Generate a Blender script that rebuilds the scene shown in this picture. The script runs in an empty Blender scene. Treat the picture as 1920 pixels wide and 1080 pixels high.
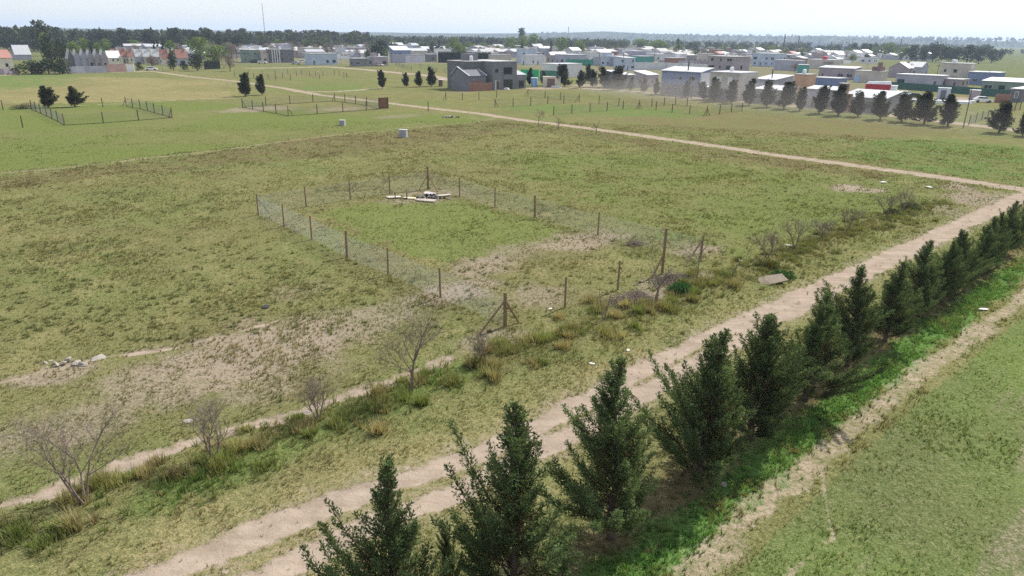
import bpy, math, random
import numpy as np
from mathutils import Vector, Matrix

# ------------------------------------------------------------------ camera, sky, sun, exposure
sc = bpy.context.scene
CAM_H, FPX = 14.0, 1320.0                 # metres above ground; focal length in pixels of a 1920 wide frame
PITCH = math.atan(472 / FPX); ROLL = math.radians(.83)
cam_d = bpy.data.cameras.new('camera'); cam = bpy.data.objects.new('camera', cam_d)
sc.collection.objects.link(cam); sc.camera = cam
cam_d.sensor_width = 36; cam_d.lens = 36 * FPX / 1920
cam_d.clip_start = .5; cam_d.clip_end = 30000
RC = Matrix.Rotation(math.pi / 2 - PITCH, 3, 'X') @ Matrix.Rotation(ROLL, 3, 'Z')
cam.matrix_world = Matrix.Translation((0, 0, CAM_H)) @ RC.to_4x4()

SUN_AZ, SUN_EL = math.radians(44), math.radians(44)       # azimuth clockwise from +Y
w = bpy.data.worlds.new('World'); sc.world = w; w.use_nodes = True
nt = w.node_tree; bg = nt.nodes['Background']
sky = nt.nodes.new('ShaderNodeTexSky'); sky.sky_type = 'NISHITA'; sky.sun_disc = False
sky.sun_elevation = SUN_EL; sky.sun_rotation = SUN_AZ
sky.air_density = 1.0; sky.dust_density = .35; sky.ozone_density = 1.0; sky.altitude = 50
# a thin even veil of high cloud lies over the blue
veil = nt.nodes.new('ShaderNodeMix'); veil.data_type = 'RGBA'
tcw = nt.nodes.new('ShaderNodeTexCoord'); mpw = nt.nodes.new('ShaderNodeMapping'); mpw.inputs['Scale'].default_value = (1, 1, 5)
nzw = nt.nodes.new('ShaderNodeTexNoise'); nzw.inputs['Scale'].default_value = 2.2; nzw.inputs['Detail'].default_value = 5
rgw = nt.nodes.new('ShaderNodeMapRange'); rgw.inputs[1].default_value = .3; rgw.inputs[2].default_value = .7; rgw.inputs[3].default_value = .45; rgw.inputs[4].default_value = .8
nt.links.new(tcw.outputs['Generated'], mpw.inputs[0]); nt.links.new(mpw.outputs[0], nzw.inputs['Vector']); nt.links.new(nzw.outputs[0], rgw.inputs[0])
nt.links.new(rgw.outputs[0], veil.inputs[0]); nt.links.new(sky.outputs[0], veil.inputs[6]); veil.inputs[7].default_value = (9.1, 9.45, 10.0, 1)
nt.links.new(veil.outputs[2], bg.inputs[0]); bg.inputs[1].default_value = .063
sd = bpy.data.lights.new('sun', 'SUN'); sd.energy = 3.6; sd.angle = math.radians(.6); sd.color = (1, .95, .88)
sun = bpy.data.objects.new('sun', sd); sc.collection.objects.link(sun)
to_sun = Vector((math.sin(SUN_AZ) * math.cos(SUN_EL), math.cos(SUN_AZ) * math.cos(SUN_EL), math.sin(SUN_EL)))
sun.rotation_euler = to_sun.to_track_quat('Z', 'Y').to_euler()
sc.view_settings.view_transform = 'Standard'; sc.view_settings.look = 'None'
sc.view_settings.exposure = .86; sc.view_settings.gamma = 1
sc.render.engine = 'CYCLES'
cy = sc.cycles
cy.max_bounces = 4; cy.diffuse_bounces = 2; cy.glossy_bounces = 2; cy.transmission_bounces = 2
cy.transparent_max_bounces = 8; cy.volume_bounces = 1; cy.use_denoising = False
cy.caustics_reflective = False; cy.caustics_refractive = False

rnd = random.Random(7)
npr = np.random.default_rng(11)
COL = sc.collection
E1 = np.array([math.cos(math.radians(43)), math.sin(math.radians(43))])     # the street grid
E2 = np.array([-E1[1], E1[0]])
RCN = np.array(RC)

def G(u, v, z=0.0):
    """ground point seen at a pixel of the 1920x1080 photograph"""
    d = RCN @ np.array([(u - 960) / FPX, -(v - 540) / FPX, -1.0]); t = (z - CAM_H) / d[2]
    return np.array([d[0] * t, d[1] * t])
def P(x, y, z=0.0):
    c = RCN.T @ np.array([x, y, z - CAM_H]); return 960 + FPX * c[0] / -c[2], 540 - FPX * c[1] / -c[2]
def height_at(g, vt):
    lo, hi = -2., 90.
    for _ in range(40):
        m = (lo + hi) / 2
        if P(g[0], g[1], m)[1] > vt: lo = m
        else: hi = m
    return lo
def GP(pts): return [tuple(G(*p)) for p in pts]

# ------------------------------------------------------------------ noise
def _h(ix, iy, seed):
    n = (ix.astype(np.int64) * 374761393 + iy.astype(np.int64) * 668265263 + seed * 1442695041) & 0x7fffffff
    n = ((n ^ (n >> 13)) * 1274126177) & 0x7fffffff
    return ((n ^ (n >> 16)) & 0xffff) / 65535.0
def vnoise(x, y, s=1.0, seed=0):
    x = np.asarray(x) * s; y = np.asarray(y) * s
    ix = np.floor(x); iy = np.floor(y); fx = x - ix; fy = y - iy
    fx = fx * fx * (3 - 2 * fx); fy = fy * fy * (3 - 2 * fy)
    a = _h(ix, iy, seed); b = _h(ix + 1, iy, seed); c = _h(ix, iy + 1, seed); d = _h(ix + 1, iy + 1, seed)
    return (a + (b - a) * fx) * (1 - fy) + (c + (d - c) * fx) * fy
def fbm(x, y, s=1.0, seed=0, o=4):
    t = 0; a = .5; n = 0
    for i in range(o):
        t = t + a * vnoise(x, y, s, seed + i * 17); n += a; a *= .5; s *= 2.03
    return t / n
def sstep(a, b, x):
    t = np.clip((x - a) / (b - a), 0, 1); return t * t * (3 - 2 * t)
def pdist(x, y, pl):
    """distance to a polyline"""
    d = np.full(np.shape(x), 1e9)
    for (ax, ay), (bx, by) in zip(pl[:-1], pl[1:]):
        dx, dy = bx - ax, by - ay; L = dx * dx + dy * dy + 1e-9
        t = np.clip(((x - ax) * dx + (y - ay) * dy) / L, 0, 1)
        d = np.minimum(d, np.hypot(x - ax - t * dx, y - ay - t * dy))
    return d
def inside(x, y, pl):
    r = np.zeros(np.shape(x), bool); n = len(pl)
    for i in range(n):
        (ax, ay), (bx, by) = pl[i], pl[(i + 1) % n]
        c = ((ay > y) != (by > y)) & (x < (bx - ax) * (y - ay) / (by - ay + 1e-12) + ax)
        r ^= c
    return r
def extend(pl, a=0, b=0):
    pl = [np.array(p, float) for p in pl]
    if a:
        d = pl[0] - pl[1]; pl = [pl[0] + d / np.linalg.norm(d) * a] + pl
    if b:
        d = pl[-1] - pl[-2]; pl = pl + [pl[-1] + d / np.linalg.norm(d) * b]
    return [tuple(p) for p in pl]

# ------------------------------------------------------------------ object helpers
def tag(o, label=None, cat=None, group=None, kind=None):
    if label: o['label'] = label
    if cat: o['category'] = cat
    if group: o['group'] = group
    if kind: o['kind'] = kind
    return o
def empty(name, loc=(0, 0, 0), rz=0.0, label=None, cat=None, group=None):
    o = bpy.data.objects.new(name, None); o.empty_display_size = .2; COL.objects.link(o)
    o.location = loc; o.rotation_euler = (0, 0, rz)
    return tag(o, label, cat, group)
def link(name, me, m=None, parent=None, loc=None, rz=None):
    o = bpy.data.objects.new(name, me); COL.objects.link(o)
    if m is not None and not me.materials: me.materials.append(m)
    if parent: o.parent = parent
    if loc is not None: o.location = loc
    if rz is not None: o.rotation_euler = (0, 0, rz)
    return o
def mesh_np(name, V, F, smooth=False):
    V = np.asarray(V, np.float32); F = np.asarray(F, np.int32); k = F.shape[1]
    me = bpy.data.meshes.new(name)
    me.vertices.add(len(V)); me.vertices.foreach_set('co', V.ravel())
    me.loops.add(F.size); me.loops.foreach_set('vertex_index', F.ravel())
    me.polygons.add(len(F)); me.polygons.foreach_set('loop_start', np.arange(0, F.size, k, dtype=np.int32))
    if smooth: me.polygons.foreach_set('use_smooth', np.ones(len(F), bool))
    me.update(calc_edges=True)
    return me
def add_col(me, name, C):
    a = me.attributes.new(name, 'FLOAT_COLOR', 'POINT')
    C = np.asarray(C, np.float32)
    if C.shape[1] == 3: C = np.concatenate([C, np.ones((len(C), 1), np.float32)], 1)
    a.data.foreach_set('color', C.ravel())
def add_f(me, name, A):
    a = me.attributes.new(name, 'FLOAT', 'POINT'); a.data.foreach_set('value', np.asarray(A, np.float32))
class MB:
    def __init__(s): s.v = []; s.f = []
    def box(s, x0, x1, y0, y1, z0, z1):
        n = len(s.v)
        s.v += [(x0, y0, z0), (x1, y0, z0), (x1, y1, z0), (x0, y1, z0), (x0, y0, z1), (x1, y0, z1), (x1, y1, z1), (x0, y1, z1)]
        s.f += [tuple(n + i for i in q) for q in ((3, 2, 1, 0), (4, 5, 6, 7), (0, 1, 5, 4), (1, 2, 6, 5), (2, 3, 7, 6), (3, 0, 4, 7))]
        return s
    def prism(s, pts, n):
        """bottom ring then top ring, each of n points"""
        b = len(s.v); s.v += [tuple(p) for p in pts]
        s.f += [tuple(b + i for i in range(n))[::-1], tuple(b + n + i for i in range(n))]
        s.f += [(b + i, b + (i + 1) % n, b + n + (i + 1) % n, b + n + i) for i in range(n)]
        return s
    def tube(s, a, b, r0, r1, k=6, caps=True):
        a = Vector(a); b = Vector(b); d = (b - a)
        if d.length < 1e-6: return s
        d.normalize(); u = d.orthogonal().normalized(); w_ = d.cross(u)
        n = len(s.v)
        for c, r in ((a, r0), (b, r1)):
            for i in range(k):
                t = 2 * math.pi * i / k; s.v.append(tuple(c + (u * math.cos(t) + w_ * math.sin(t)) * r))
        s.f += [(n + i, n + (i + 1) % k, n + k + (i + 1) % k, n + k + i) for i in range(k)]
        if caps:
            s.f.append(tuple(n + i for i in range(k))[::-1]); s.f.append(tuple(n + k + i for i in range(k)))
        return s
    def mesh(s, name, smooth=False):
        me = bpy.data.meshes.new(name); me.from_pydata(s.v, [], s.f); me.update()
        if smooth:
            for p in me.polygons: p.use_smooth = True
        return me
    def build(s, name, m, parent=None, smooth=False): return link(name, s.mesh(name, smooth), m, parent)
def copy_tree(o, parent=None):
    c = o.copy(); COL.objects.link(c); c.parent = parent
    for ch in list(o.children): copy_tree(ch, c)
    return c
ORD = ['', 'first', 'second', 'third', 'fourth', 'fifth', 'sixth', 'seventh', 'eighth', 'ninth', 'tenth', 'eleventh', 'twelfth', 'thirteenth',
       'fourteenth', 'fifteenth', 'sixteenth', 'seventeenth', 'eighteenth', 'nineteenth', 'twentieth', 'twenty-first', 'twenty-second',
       'twenty-third', 'twenty-fourth', 'twenty-fifth', 'twenty-sixth', 'twenty-seventh', 'twenty-eighth', 'twenty-ninth', 'thirtieth']

# ------------------------------------------------------------------ materials
MATS = {}
def new_mat(name):
    m = bpy.data.materials.new(name); m.use_nodes = True
    t = m.node_tree; t.nodes.clear(); out = t.nodes.new('ShaderNodeOutputMaterial')
    return m, t, out
def N(t, typ, **kw):
    n = t.nodes.new(typ)
    for k, v in kw.items():
        if hasattr(n, k): setattr(n, k, v)
        else: n.inputs[k].default_value = v
    return n
def noise_node(t, scale, detail=3, rough=.55, coord='Object', dim='3D'):
    tc = t.nodes.new('ShaderNodeTexCoord'); n = t.nodes.new('ShaderNodeTexNoise')
    n.inputs['Scale'].default_value = scale; n.inputs['Detail'].default_value = detail; n.inputs['Roughness'].default_value = rough
    t.links.new(tc.outputs[coord], n.inputs['Vector']); return n.outputs['Fac']
def mmath(t, op, a, b=None, clamp=False):
    n = t.nodes.new('ShaderNodeMath'); n.operation = op; n.use_clamp = clamp
    for i, x in enumerate((a, b)):
        if x is None: continue
        if isinstance(x, (int, float)): n.inputs[i].default_value = x
        else: t.links.new(x, n.inputs[i])
    return n.outputs[0]
def mrange(t, x, a, b, c=0., d=1., smooth=False):
    n = t.nodes.new('ShaderNodeMapRange'); n.clamp = True
    if smooth: n.interpolation_type = 'SMOOTHSTEP'
    t.links.new(x, n.inputs[0])
    for i, q in enumerate((a, b, c, d)): n.inputs[i + 1].default_value = q
    return n.outputs[0]
def mixc(t, f, a, b, blend='MIX'):
    n = t.nodes.new('ShaderNodeMix'); n.data_type = 'RGBA'; n.blend_type = blend
    if isinstance(f, (int, float)): n.inputs[0].default_value = f
    else: t.links.new(f, n.inputs[0])
    for i, x in ((6, a), (7, b)):
        if isinstance(x, tuple): n.inputs[i].default_value = (*x[:3], 1)
        else: t.links.new(x, n.inputs[i])
    return n.outputs[2]
def plaster(name, col, rough=.85, var=.18, scale=1.2, spec=.25, bump=.15):
    """painted or bare wall, concrete, wood, plastic: blotches, streaks and fine grain"""
    if name in MATS: return MATS[name]
    m, t, out = new_mat(name)
    b = N(t, 'ShaderNodeBsdfPrincipled', Roughness=rough); b.inputs['Specular IOR Level'].default_value = spec
    n1 = noise_node(t, scale, 4); n2 = noise_node(t, scale * 14, 3)
    f = mmath(t, 'ADD', mmath(t, 'MULTIPLY', n1, .65), mmath(t, 'MULTIPLY', n2, .35))
    f = mrange(t, f, .3, .7)
    c = mixc(t, f, tuple(x * (1 - var) for x in col), tuple(min(1, x * (1 + var)) for x in col))
    t.links.new(c, b.inputs['Base Color'])
    bp = N(t, 'ShaderNodeBump', Strength=bump, Distance=.03); t.links.new(n2, bp.inputs['Height']); t.links.new(bp.outputs[0], b.inputs['Normal'])
    t.links.new(b.outputs[0], out.inputs[0]); MATS[name] = m; return m
def brick(name, c1, c2, mortar, scale=4.0):
    if name in MATS: return MATS[name]
    m, t, out = new_mat(name)
    b = N(t, 'ShaderNodeBsdfPrincipled', Roughness=.9)
    tc = t.nodes.new('ShaderNodeTexCoord'); sx = t.nodes.new('ShaderNodeSeparateXYZ'); t.links.new(tc.outputs['Object'], sx.inputs[0])
    cx = t.nodes.new('ShaderNodeCombineXYZ'); t.links.new(mmath(t, 'ADD', sx.outputs[0], sx.outputs[1]), cx.inputs[0]); t.links.new(sx.outputs[2], cx.inputs[1])
    br = t.nodes.new('ShaderNodeTexBrick'); t.links.new(cx.outputs[0], br.inputs['Vector'])
    br.inputs['Scale'].default_value = scale; br.inputs['Color1'].default_value = (*c1, 1); br.inputs['Color2'].default_value = (*c2, 1); br.inputs['Mortar'].default_value = (*mortar, 1)
    br.inputs['Mortar Size'].default_value = .02
    n1 = noise_node(t, .8, 4)
    c = mixc(t, mrange(t, n1, .3, .7, 0, .35), br.outputs[0], tuple(x * .6 for x in c1))
    t.links.new(c, b.inputs['Base Color']); t.links.new(b.outputs[0], out.inputs[0]); MATS[name] = m; return m
def corrugated(name, col, metal=.0, rough=.45, pitch=24.0, var=.1, axis=0):
    if name in MATS: return MATS[name]
    m, t, out = new_mat(name)
    b = N(t, 'ShaderNodeBsdfPrincipled', Roughness=rough, Metallic=metal)
    tc = t.nodes.new('ShaderNodeTexCoord'); sx = t.nodes.new('ShaderNodeSeparateXYZ'); t.links.new(tc.outputs['Object'], sx.inputs[0])
    wv = mmath(t, 'SINE', mmath(t, 'MULTIPLY', sx.outputs[axis], pitch))
    n1 = noise_node(t, .7, 4)
    c = mixc(t, mrange(t, n1, .35, .7), tuple(x * (1 - var) for x in col), tuple(min(1, x * (1 + var)) for x in col))
    t.links.new(c, b.inputs['Base Color'])
    bp = N(t, 'ShaderNodeBump', Strength=.5, Distance=.03); t.links.new(wv, bp.inputs['Height']); t.links.new(bp.outputs[0], b.inputs['Normal'])
    t.links.new(b.outputs[0], out.inputs[0]); MATS[name] = m; return m
def glass_mat():
    if 'glass' in MATS: return MATS['glass']
    m, t, out = new_mat('window_glass')
    b = N(t, 'ShaderNodeBsdfPrincipled', Roughness=.08); b.inputs['Base Color'].default_value = (.02, .025, .03, 1)
    t.links.new(b.outputs[0], out.inputs[0]); MATS['glass'] = m; return m
def leaf_mat(name, attr=True, col=(.05, .08, .03), trans=.25, up=.0, var=.35, nscale=2.0):
    """foliage: diffuse plus light through the leaf, colour from the leaf's own tint"""
    if name in MATS: return MATS[name]
    m, t, out = new_mat(name)
    df = t.nodes.new('ShaderNodeBsdfDiffuse'); tr = t.nodes.new('ShaderNodeBsdfTranslucent'); mx = t.nodes.new('ShaderNodeMixShader')
    mx.inputs[0].default_value = trans
    if attr:
        at = N(t, 'ShaderNodeAttribute', attribute_name='tint'); c = at.outputs['Color']
    else: c = col
    n1 = noise_node(t, nscale, 3)
    k = mrange(t, n1, .3, .7, 1 - var, 1 + var)
    cc = t.nodes.new('ShaderNodeCombineXYZ')
    for i in range(3): t.links.new(k, cc.inputs[i])
    c = mixc(t, 1.0, c, cc.outputs[0], 'MULTIPLY')
    t.links.new(c, df.inputs[0]); t.links.new(mixc(t, 1.0, c, (1.3, 1.25, .6), 'MULTIPLY'), tr.inputs[0])
    if up:
        ge = t.nodes.new('ShaderNodeNewGeometry'); vm = N(t, 'ShaderNodeVectorMath', operation='SCALE'); t.links.new(ge.outputs['Normal'], vm.inputs[0]); vm.inputs['Scale'].default_value = 1 - up
        va = N(t, 'ShaderNodeVectorMath', operation='ADD'); t.links.new(vm.outputs[0], va.inputs[0]); va.inputs[1].default_value = (0, 0, up)
        vn = N(t, 'ShaderNodeVectorMath', operation='NORMALIZE'); t.links.new(va.outputs[0], vn.inputs[0]); t.links.new(vn.outputs[0], df.inputs['Normal'])
    t.links.new(df.outputs[0], mx.inputs[1]); t.links.new(tr.outputs[0], mx.inputs[2]); t.links.new(mx.outputs[0], out.inputs[0])
    MATS[name] = m; return m

# ------------------------------------------------------------------ where things lie on the ground
RUT_A = extend(GP([(450, 1013), (633, 937), (780, 893), (910, 843), (1133, 730), (1267, 660), (1387, 607), (1500, 553), (1617, 503), (1800, 415), (1890, 376)]), 60, 0)
RUT_A += [tuple(G(1960, 352)), tuple(G(2060, 318))]
RUT_B = extend(GP([(540, 1057), (617, 1020), (800, 940), (870, 912), (1067, 812), (1120, 785), (1240, 717), (1360, 648), (1480, 588), (1600, 528), (1800, 428), (1900, 380)]), 60, 0)
RUT_B += [tuple(G(1975, 354))]
ROAD2 = extend(GP([(1920, 355), (1750, 330), (1500, 297), (1300, 268), (1100, 240), (1000, 228), (900, 213), (800, 202), (700, 190), (600, 178), (530, 165), (440, 152), (350, 143), (290, 134)]), 60, 0)
PATH3 = extend(GP([(0, 325), (150, 312), (300, 295), (500, 270), (640, 252), (760, 240), (890, 230), (940, 219)]), 60, 0)
PATH4 = GP([(560, 172), (625, 172), (670, 169), (716, 165)])
PATH5 = extend(GP([(0, 141), (120, 137), (240, 135), (290, 133)]), 80, 0)
PATH6 = GP([(470, 128), (545, 127), (610, 125), (690, 131), (740, 136), (800, 141), (850, 151)])
PATH7 = GP([(30, 203), (150, 198), (240, 194), (330, 188), (450, 182)])
ROADR = GP([(985, 166), (1040, 164), (1100, 166), (1180, 171), (1250, 177), (1350, 187), (1450, 196), (1550, 205), (1650, 214), (1750, 226), (1860, 239), (1960, 250)])
TRENCH = extend(GP([(0, 945), (150, 905), (280, 855), (400, 815), (480, 790), (560, 768), (680, 732), (800, 690), (850, 668)]), 20, 0)
FURROW = extend(GP([(0, 716), (60, 700), (180, 672), (330, 650), (480, 612), (530, 597)]), 12, 0)
STRAW = extend(GP([(1290, 1075), (1400, 970), (1540, 850), (1640, 765), (1740, 690), (1830, 625), (1920, 560)]), 20, 40)
TRAIL = GP([(1568, 828), (1540, 872), (1548, 930), (1562, 1010), (1500, 1060), (1450, 1100)])
LUSH = extend(GP([(1180, 1080), (1290, 1000), (1400, 905), (1540, 785), (1700, 665), (1800, 590), (1920, 500)]), 12, 30)
VERGE = extend(GP([(0, 1000), (150, 955), (280, 915), (420, 875), (560, 812), (680, 775), (770, 738), (900, 685), (1010, 645), (1120, 610), (1220, 583), (1300, 548), (1430, 497), (1540, 455), (1690, 400), (1760, 378)]), 15, 0)
GREENV = GP([(300, 930), (480, 868), (620, 800), (760, 745), (880, 690)])
TREE_B, TREE_D = G(1185, 985), np.array([.7186, .6954])
TROW = [tuple(TREE_B - TREE_D * 30), tuple(TREE_B + TREE_D * 60)]
MOWN = GP([(-150, 205), (330, 189), (450, 195), (720, 204), (880, 221), (900, 228), (640, 250), (300, 292), (-150, 335)])
TAN = GP([(-100, 156), (110, 143), (430, 150), (450, 185), (330, 188), (-100, 199)])
GREENTL = GP([(-100, 142), (110, 138), (160, 141), (105, 160), (-100, 180)])
LOTG = GP([(590, 400), (700, 380), (860, 376), (1000, 412), (1060, 432), (960, 480), (830, 490), (740, 470)])
TOWNG = GP([(420, 120), (560, 119), (700, 120), (860, 120), (990, 126), (1120, 150), (1240, 172), (1500, 196), (1640, 208), (1700, 196), (1640, 170), (1700, 150), (1640, 118), (1660, 96), (1000, 86), (430, 92)])
CROP = [tuple(np.array(p) + np.array([.72, -.70]) * 1.0) for p in STRAW] + [tuple(np.array(STRAW[-1]) + np.array([60, -60])), tuple(np.array(STRAW[0]) + np.array([60, -60]))]
GREENR = GP([(1640, 262), (1780, 262), (1960, 280), (2100, 330), (1960, 352), (1700, 318), (1560, 290)])
GREENF4 = GP([(930, 202), (1000, 195), (1180, 198), (1330, 212), (1300, 222), (1050, 216)])
GREENF3 = GP([(560, 165), (620, 158), (660, 160), (700, 166), (630, 171)])
GREENC = GP([(960, 290), (1250, 290), (1500, 325), (1760, 365), (1560, 440), (1400, 490), (1260, 440), (1130, 385), (1010, 350)])
BROWNR = GP([(1120, 222), (1330, 208), (1640, 228), (1800, 250), (1600, 262), (1300, 245)])
ROUGH = GP([(-120, 345), (0, 333), (300, 300), (600, 258), (760, 246), (940, 224), (1010, 234), (860, 262), (700, 285), (420, 312), (200, 330), (-120, 372)])
ROUGHR = GP([(1000, 232), (1300, 272), (1500, 300), (1700, 328), (1640, 336), (1450, 310), (1200, 272), (1000, 245)])
BARE = [(480, 660, 4.2, .62), (340, 705, 3.2, .5), (590, 610, 2.2, .45), (850, 548, 2.4, .62), (905, 500, 2.4, .5), (970, 470, 2.0, .4), (1095, 452, 3.0, .55), (700, 600, 2.6, .45), (1000, 560, 2.0, .4), (920, 640, 1.6, .5),
        (1590, 352, 1.7, .8), (1640, 356, 1.3, .7), (1310, 468, 1.6, .5), (1250, 532, 1.7, .55), (1340, 520, 1.3, .5), (1840, 372, 3.4, .55), (1800, 350, 2.0, .6), (1770, 392, 2.5, .35),
        (790, 368, 3.2, .45), (100, 700, 1.5, .55), (480, 205, 6, .5), (640, 204, 5, .45), (750, 218, 4, .35), (560, 545, 1.5, .3), (130, 800, 2.2, .4), (1210, 560, 1.6, .5), (500, 730, 2, .4), (1700, 205, 6, .45), (1100, 160, 6, .7), (1030, 166, 5, .6), (1560, 192, 7, .6), (1300, 183, 6, .5), (1790, 186, 9, .75), (860, 172, 4, .4)]
BARE = [(*G(u, v), r, s) for u, v, r, s in BARE]

def masks(x, y):
    r = np.hypot(x, y)
    wob = (fbm(x, y, .9, 3, 3) - .5)
    M = {}
    near = sstep(140, 40, r)
    da, db, d2 = pdist(x, y, RUT_A), pdist(x, y, RUT_B), pdist(x, y, ROAD2)
    ww = .47 + .35 * (fbm(x, y, .35, 41, 3) - .4)
    t1 = np.maximum(sstep(ww + .35, ww - .22, da + wob * .5), .92 * sstep(ww + .25, ww - .25, db + wob * .5))
    mid = sstep(2.0, .7, np.minimum(da, db)) * .40
    t1 = np.maximum(t1, mid)
    rr = pdist(x, y, ROAD2)
    t2 = sstep(1.7, .75, d2 + wob * .8) * (.72 + .28 * sstep(.25, .55, np.abs(d2 - .1)))
    rd = pdist(x, y, ROADR); t3 = sstep(2.6, 1.4, rd + wob * .8)
    th = np.maximum.reduce([.55 * sstep(.8, .15, pdist(x, y, PATH3) + wob * .6), sstep(1.6, .6, pdist(x, y, PATH4) + wob), sstep(2.6, .8, pdist(x, y, PATH5) + wob), sstep(3.6, 1.8, pdist(x, y, PATH6) + wob * 2), .7 * sstep(1.0, .2, pdist(x, y, PATH7) + wob)])
    tr = .82 * sstep(.75, .12, pdist(x, y, TRENCH) + wob * 1.0)
    tr = np.maximum(tr, .85 * sstep(.32, .08, pdist(x, y, FURROW) + wob * .35))
    st = sstep(.85, .3, pdist(x, y, STRAW) + wob * .9)
    st = np.maximum(st, .9 * sstep(.16, .04, pdist(x, y, TRAIL) + wob * .2))
    bare = np.zeros_like(x)
    ang = np.radians(43)
    for bx, by, br, bs in BARE:
        dx = (x - bx); dy = (y - by)
        a = dx * math.cos(ang) + dy * math.sin(ang); b = -dx * math.sin(ang) + dy * math.cos(ang)
        bare = np.maximum(bare, bs * sstep(1.25, .35, np.hypot(a / (br * 1.6), b / br) + wob * .9))
    crop = inside(x + wob * .8, y + wob * .8, CROP).astype(float)
    # streaks of thin crop, along the sowing rows
    a = x * E1[0] + y * E1[1]; b = -x * E1[1] + y * E1[0]
    streak = fbm(a * .12, b * .9, 1.0, 21, 3)
    cropbare = crop * sstep(.5, .72, streak) * .62
    M['crop'] = crop; M['thin'] = np.clip(np.maximum.reduce([bare, cropbare * .55, crop * .18]), 0, 1)
    M['track'] = np.maximum.reduce([t1, t2, t3, th])
    M['main'] = t1; M['road2'] = t2; M['roadr'] = t3; M['paths'] = th; M['trench'] = tr; M['straw'] = st
    M['dirt'] = np.clip(np.maximum.reduce([t1, t2, t3, th, tr, st * .56, sstep(.6, 1., bare) * bare]), 0, 1)
    M['strawy'] = np.clip(np.maximum(st, crop), 0, 1)
    M['side'] = sstep(4.2, 1.0, da + wob * 2) * sstep(.3, .6, fbm(x, y, .6, 51, 3) + .1) * sstep(60, 30, r)
    M['lush'] = sstep(1.1, .5, pdist(x, y, LUSH) + wob * 1.2)
    M['verge'] = sstep(1.5, .5, pdist(x, y, VERGE) + wob * 1.4)
    M['greenv'] = sstep(1.3, .4, pdist(x, y, GREENV) + wob * 1.2)
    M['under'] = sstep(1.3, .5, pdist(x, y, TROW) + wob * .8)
    j = wob * np.clip(r * .07, .6, 14)
    M['mown'] = inside(x + j, y + j, MOWN).astype(float)
    M['tan'] = inside(x + j, y + j, TAN).astype(float)
    M['gr'] = (inside(x + j, y + j, GREENTL) | inside(x + j, y + j, GREENR) | inside(x + j, y + j, GREENF4) | inside(x + j, y + j, GREENF3)).astype(float)
    M['rough'] = (inside(x + j, y + j, ROUGH) | inside(x + j * .6, y + j * .6, ROUGHR)).astype(float)
    M['gc'] = inside(x + wob * 9, y + wob * 9, GREENC).astype(float)
    M['town'] = inside(x + j, y + j, TOWNG).astype(float)
    M['lotg'] = inside(x + wob * 3, y + wob * 3, LOTG).astype(float)
    M['brown'] = inside(x + j, y + j, BROWNR).astype(float)
    return M

OLIVE = np.array([.178, .172, .082]); GREEN = np.array([.150, .173, .070]); LUSHC = np.array([.095, .185, .050])
TANC = np.array([.265, .225, .125]); BROWNC = np.array([.150, .122, .070]); MOWNC = np.array([.142, .172, .058])
def mixn(a, b, f): return a + (b - a) * f[:, None]
def grass_colour(x, y, M):
    n1 = fbm(x, y, .07, 5, 4); n2 = fbm(x, y, .5, 8, 3); n3 = fbm(x, y, .22, 31, 3)
    c = np.tile(OLIVE, (len(x), 1))
    c = mixn(c, GREEN, sstep(.38, .62, n1) * .65 + sstep(.52, .7, n2) * .3)
    c = mixn(c, BROWNC, sstep(.52, .75, n3) * .25)
    c = mixn(c, TANC, sstep(.58, .75, n2) * .45)
    c = mixn(c, TANC * (.85 + .3 * n2[:, None]), M['tan'] * (.3 + .45 * sstep(.35, .6, n1)))
    c = mixn(c, BROWNC * 1.15, M['brown'] * (.25 + .45 * sstep(.35, .6, n2)))
    c = mixn(c, MOWNC, M['mown'] * (.45 + .5 * sstep(.35, .6, n1)))
    c = mixn(c, GREEN * np.array([.85, 1.05, .9]), M['gr'] * (.35 + .55 * sstep(.4, .6, n2)))
    c = mixn(c, GREEN * np.array([.95, 1.0, .85]), M['gc'] * (.35 + .45 * sstep(.35, .6, n3)))
    c = mixn(c, MOWNC * 1.05, M['lotg'] * .8)
    c = mixn(c, mixn(np.tile(np.array([.112, .150, .052]), (len(x), 1)), np.array([.125, .198, .046]), sstep(.42, .62, n1)), M['crop'] * .95)
    c = mixn(c, BROWNC * 1.0, M['rough'] * (.25 + .5 * sstep(.4, .6, n2)))
    c = mixn(c, TANC * .95, M['side'] * .55)
    c = mixn(c, np.array([.155, .145, .07]), M['verge'] * .6)
    c = mixn(c, np.array([.105, .165, .045]), M['greenv'] * .6)
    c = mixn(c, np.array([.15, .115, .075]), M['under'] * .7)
    c = mixn(c, LUSHC, M['lush'] * .92)
    r = np.hypot(x, y)
    c = mixn(c, np.array([.13, .15, .075]), sstep(260, 420, r) * .7)
    c = mixn(c, np.array([.205, .185, .14]), M['town'] * .65)
    return c
def ground_z(x, y, M):
    r = np.hypot(x, y); near = sstep(170, 60, r)
    z = (fbm(x, y, .55, 60, 4) - .5) * .10 * near + (fbm(x, y, .05, 77, 3) - .5) * .35 * near
    z = z - .07 * M['main'] * near - .10 * M['trench'] * near + .10 * M['verge'] * near
    z = z - .05 * M['lush']
    return z - 0.0
def gz(x, y):
    xa = np.array([float(x)]); ya = np.array([float(y)]); return float(ground_z(xa, ya, masks(xa, ya))[0])

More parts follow.
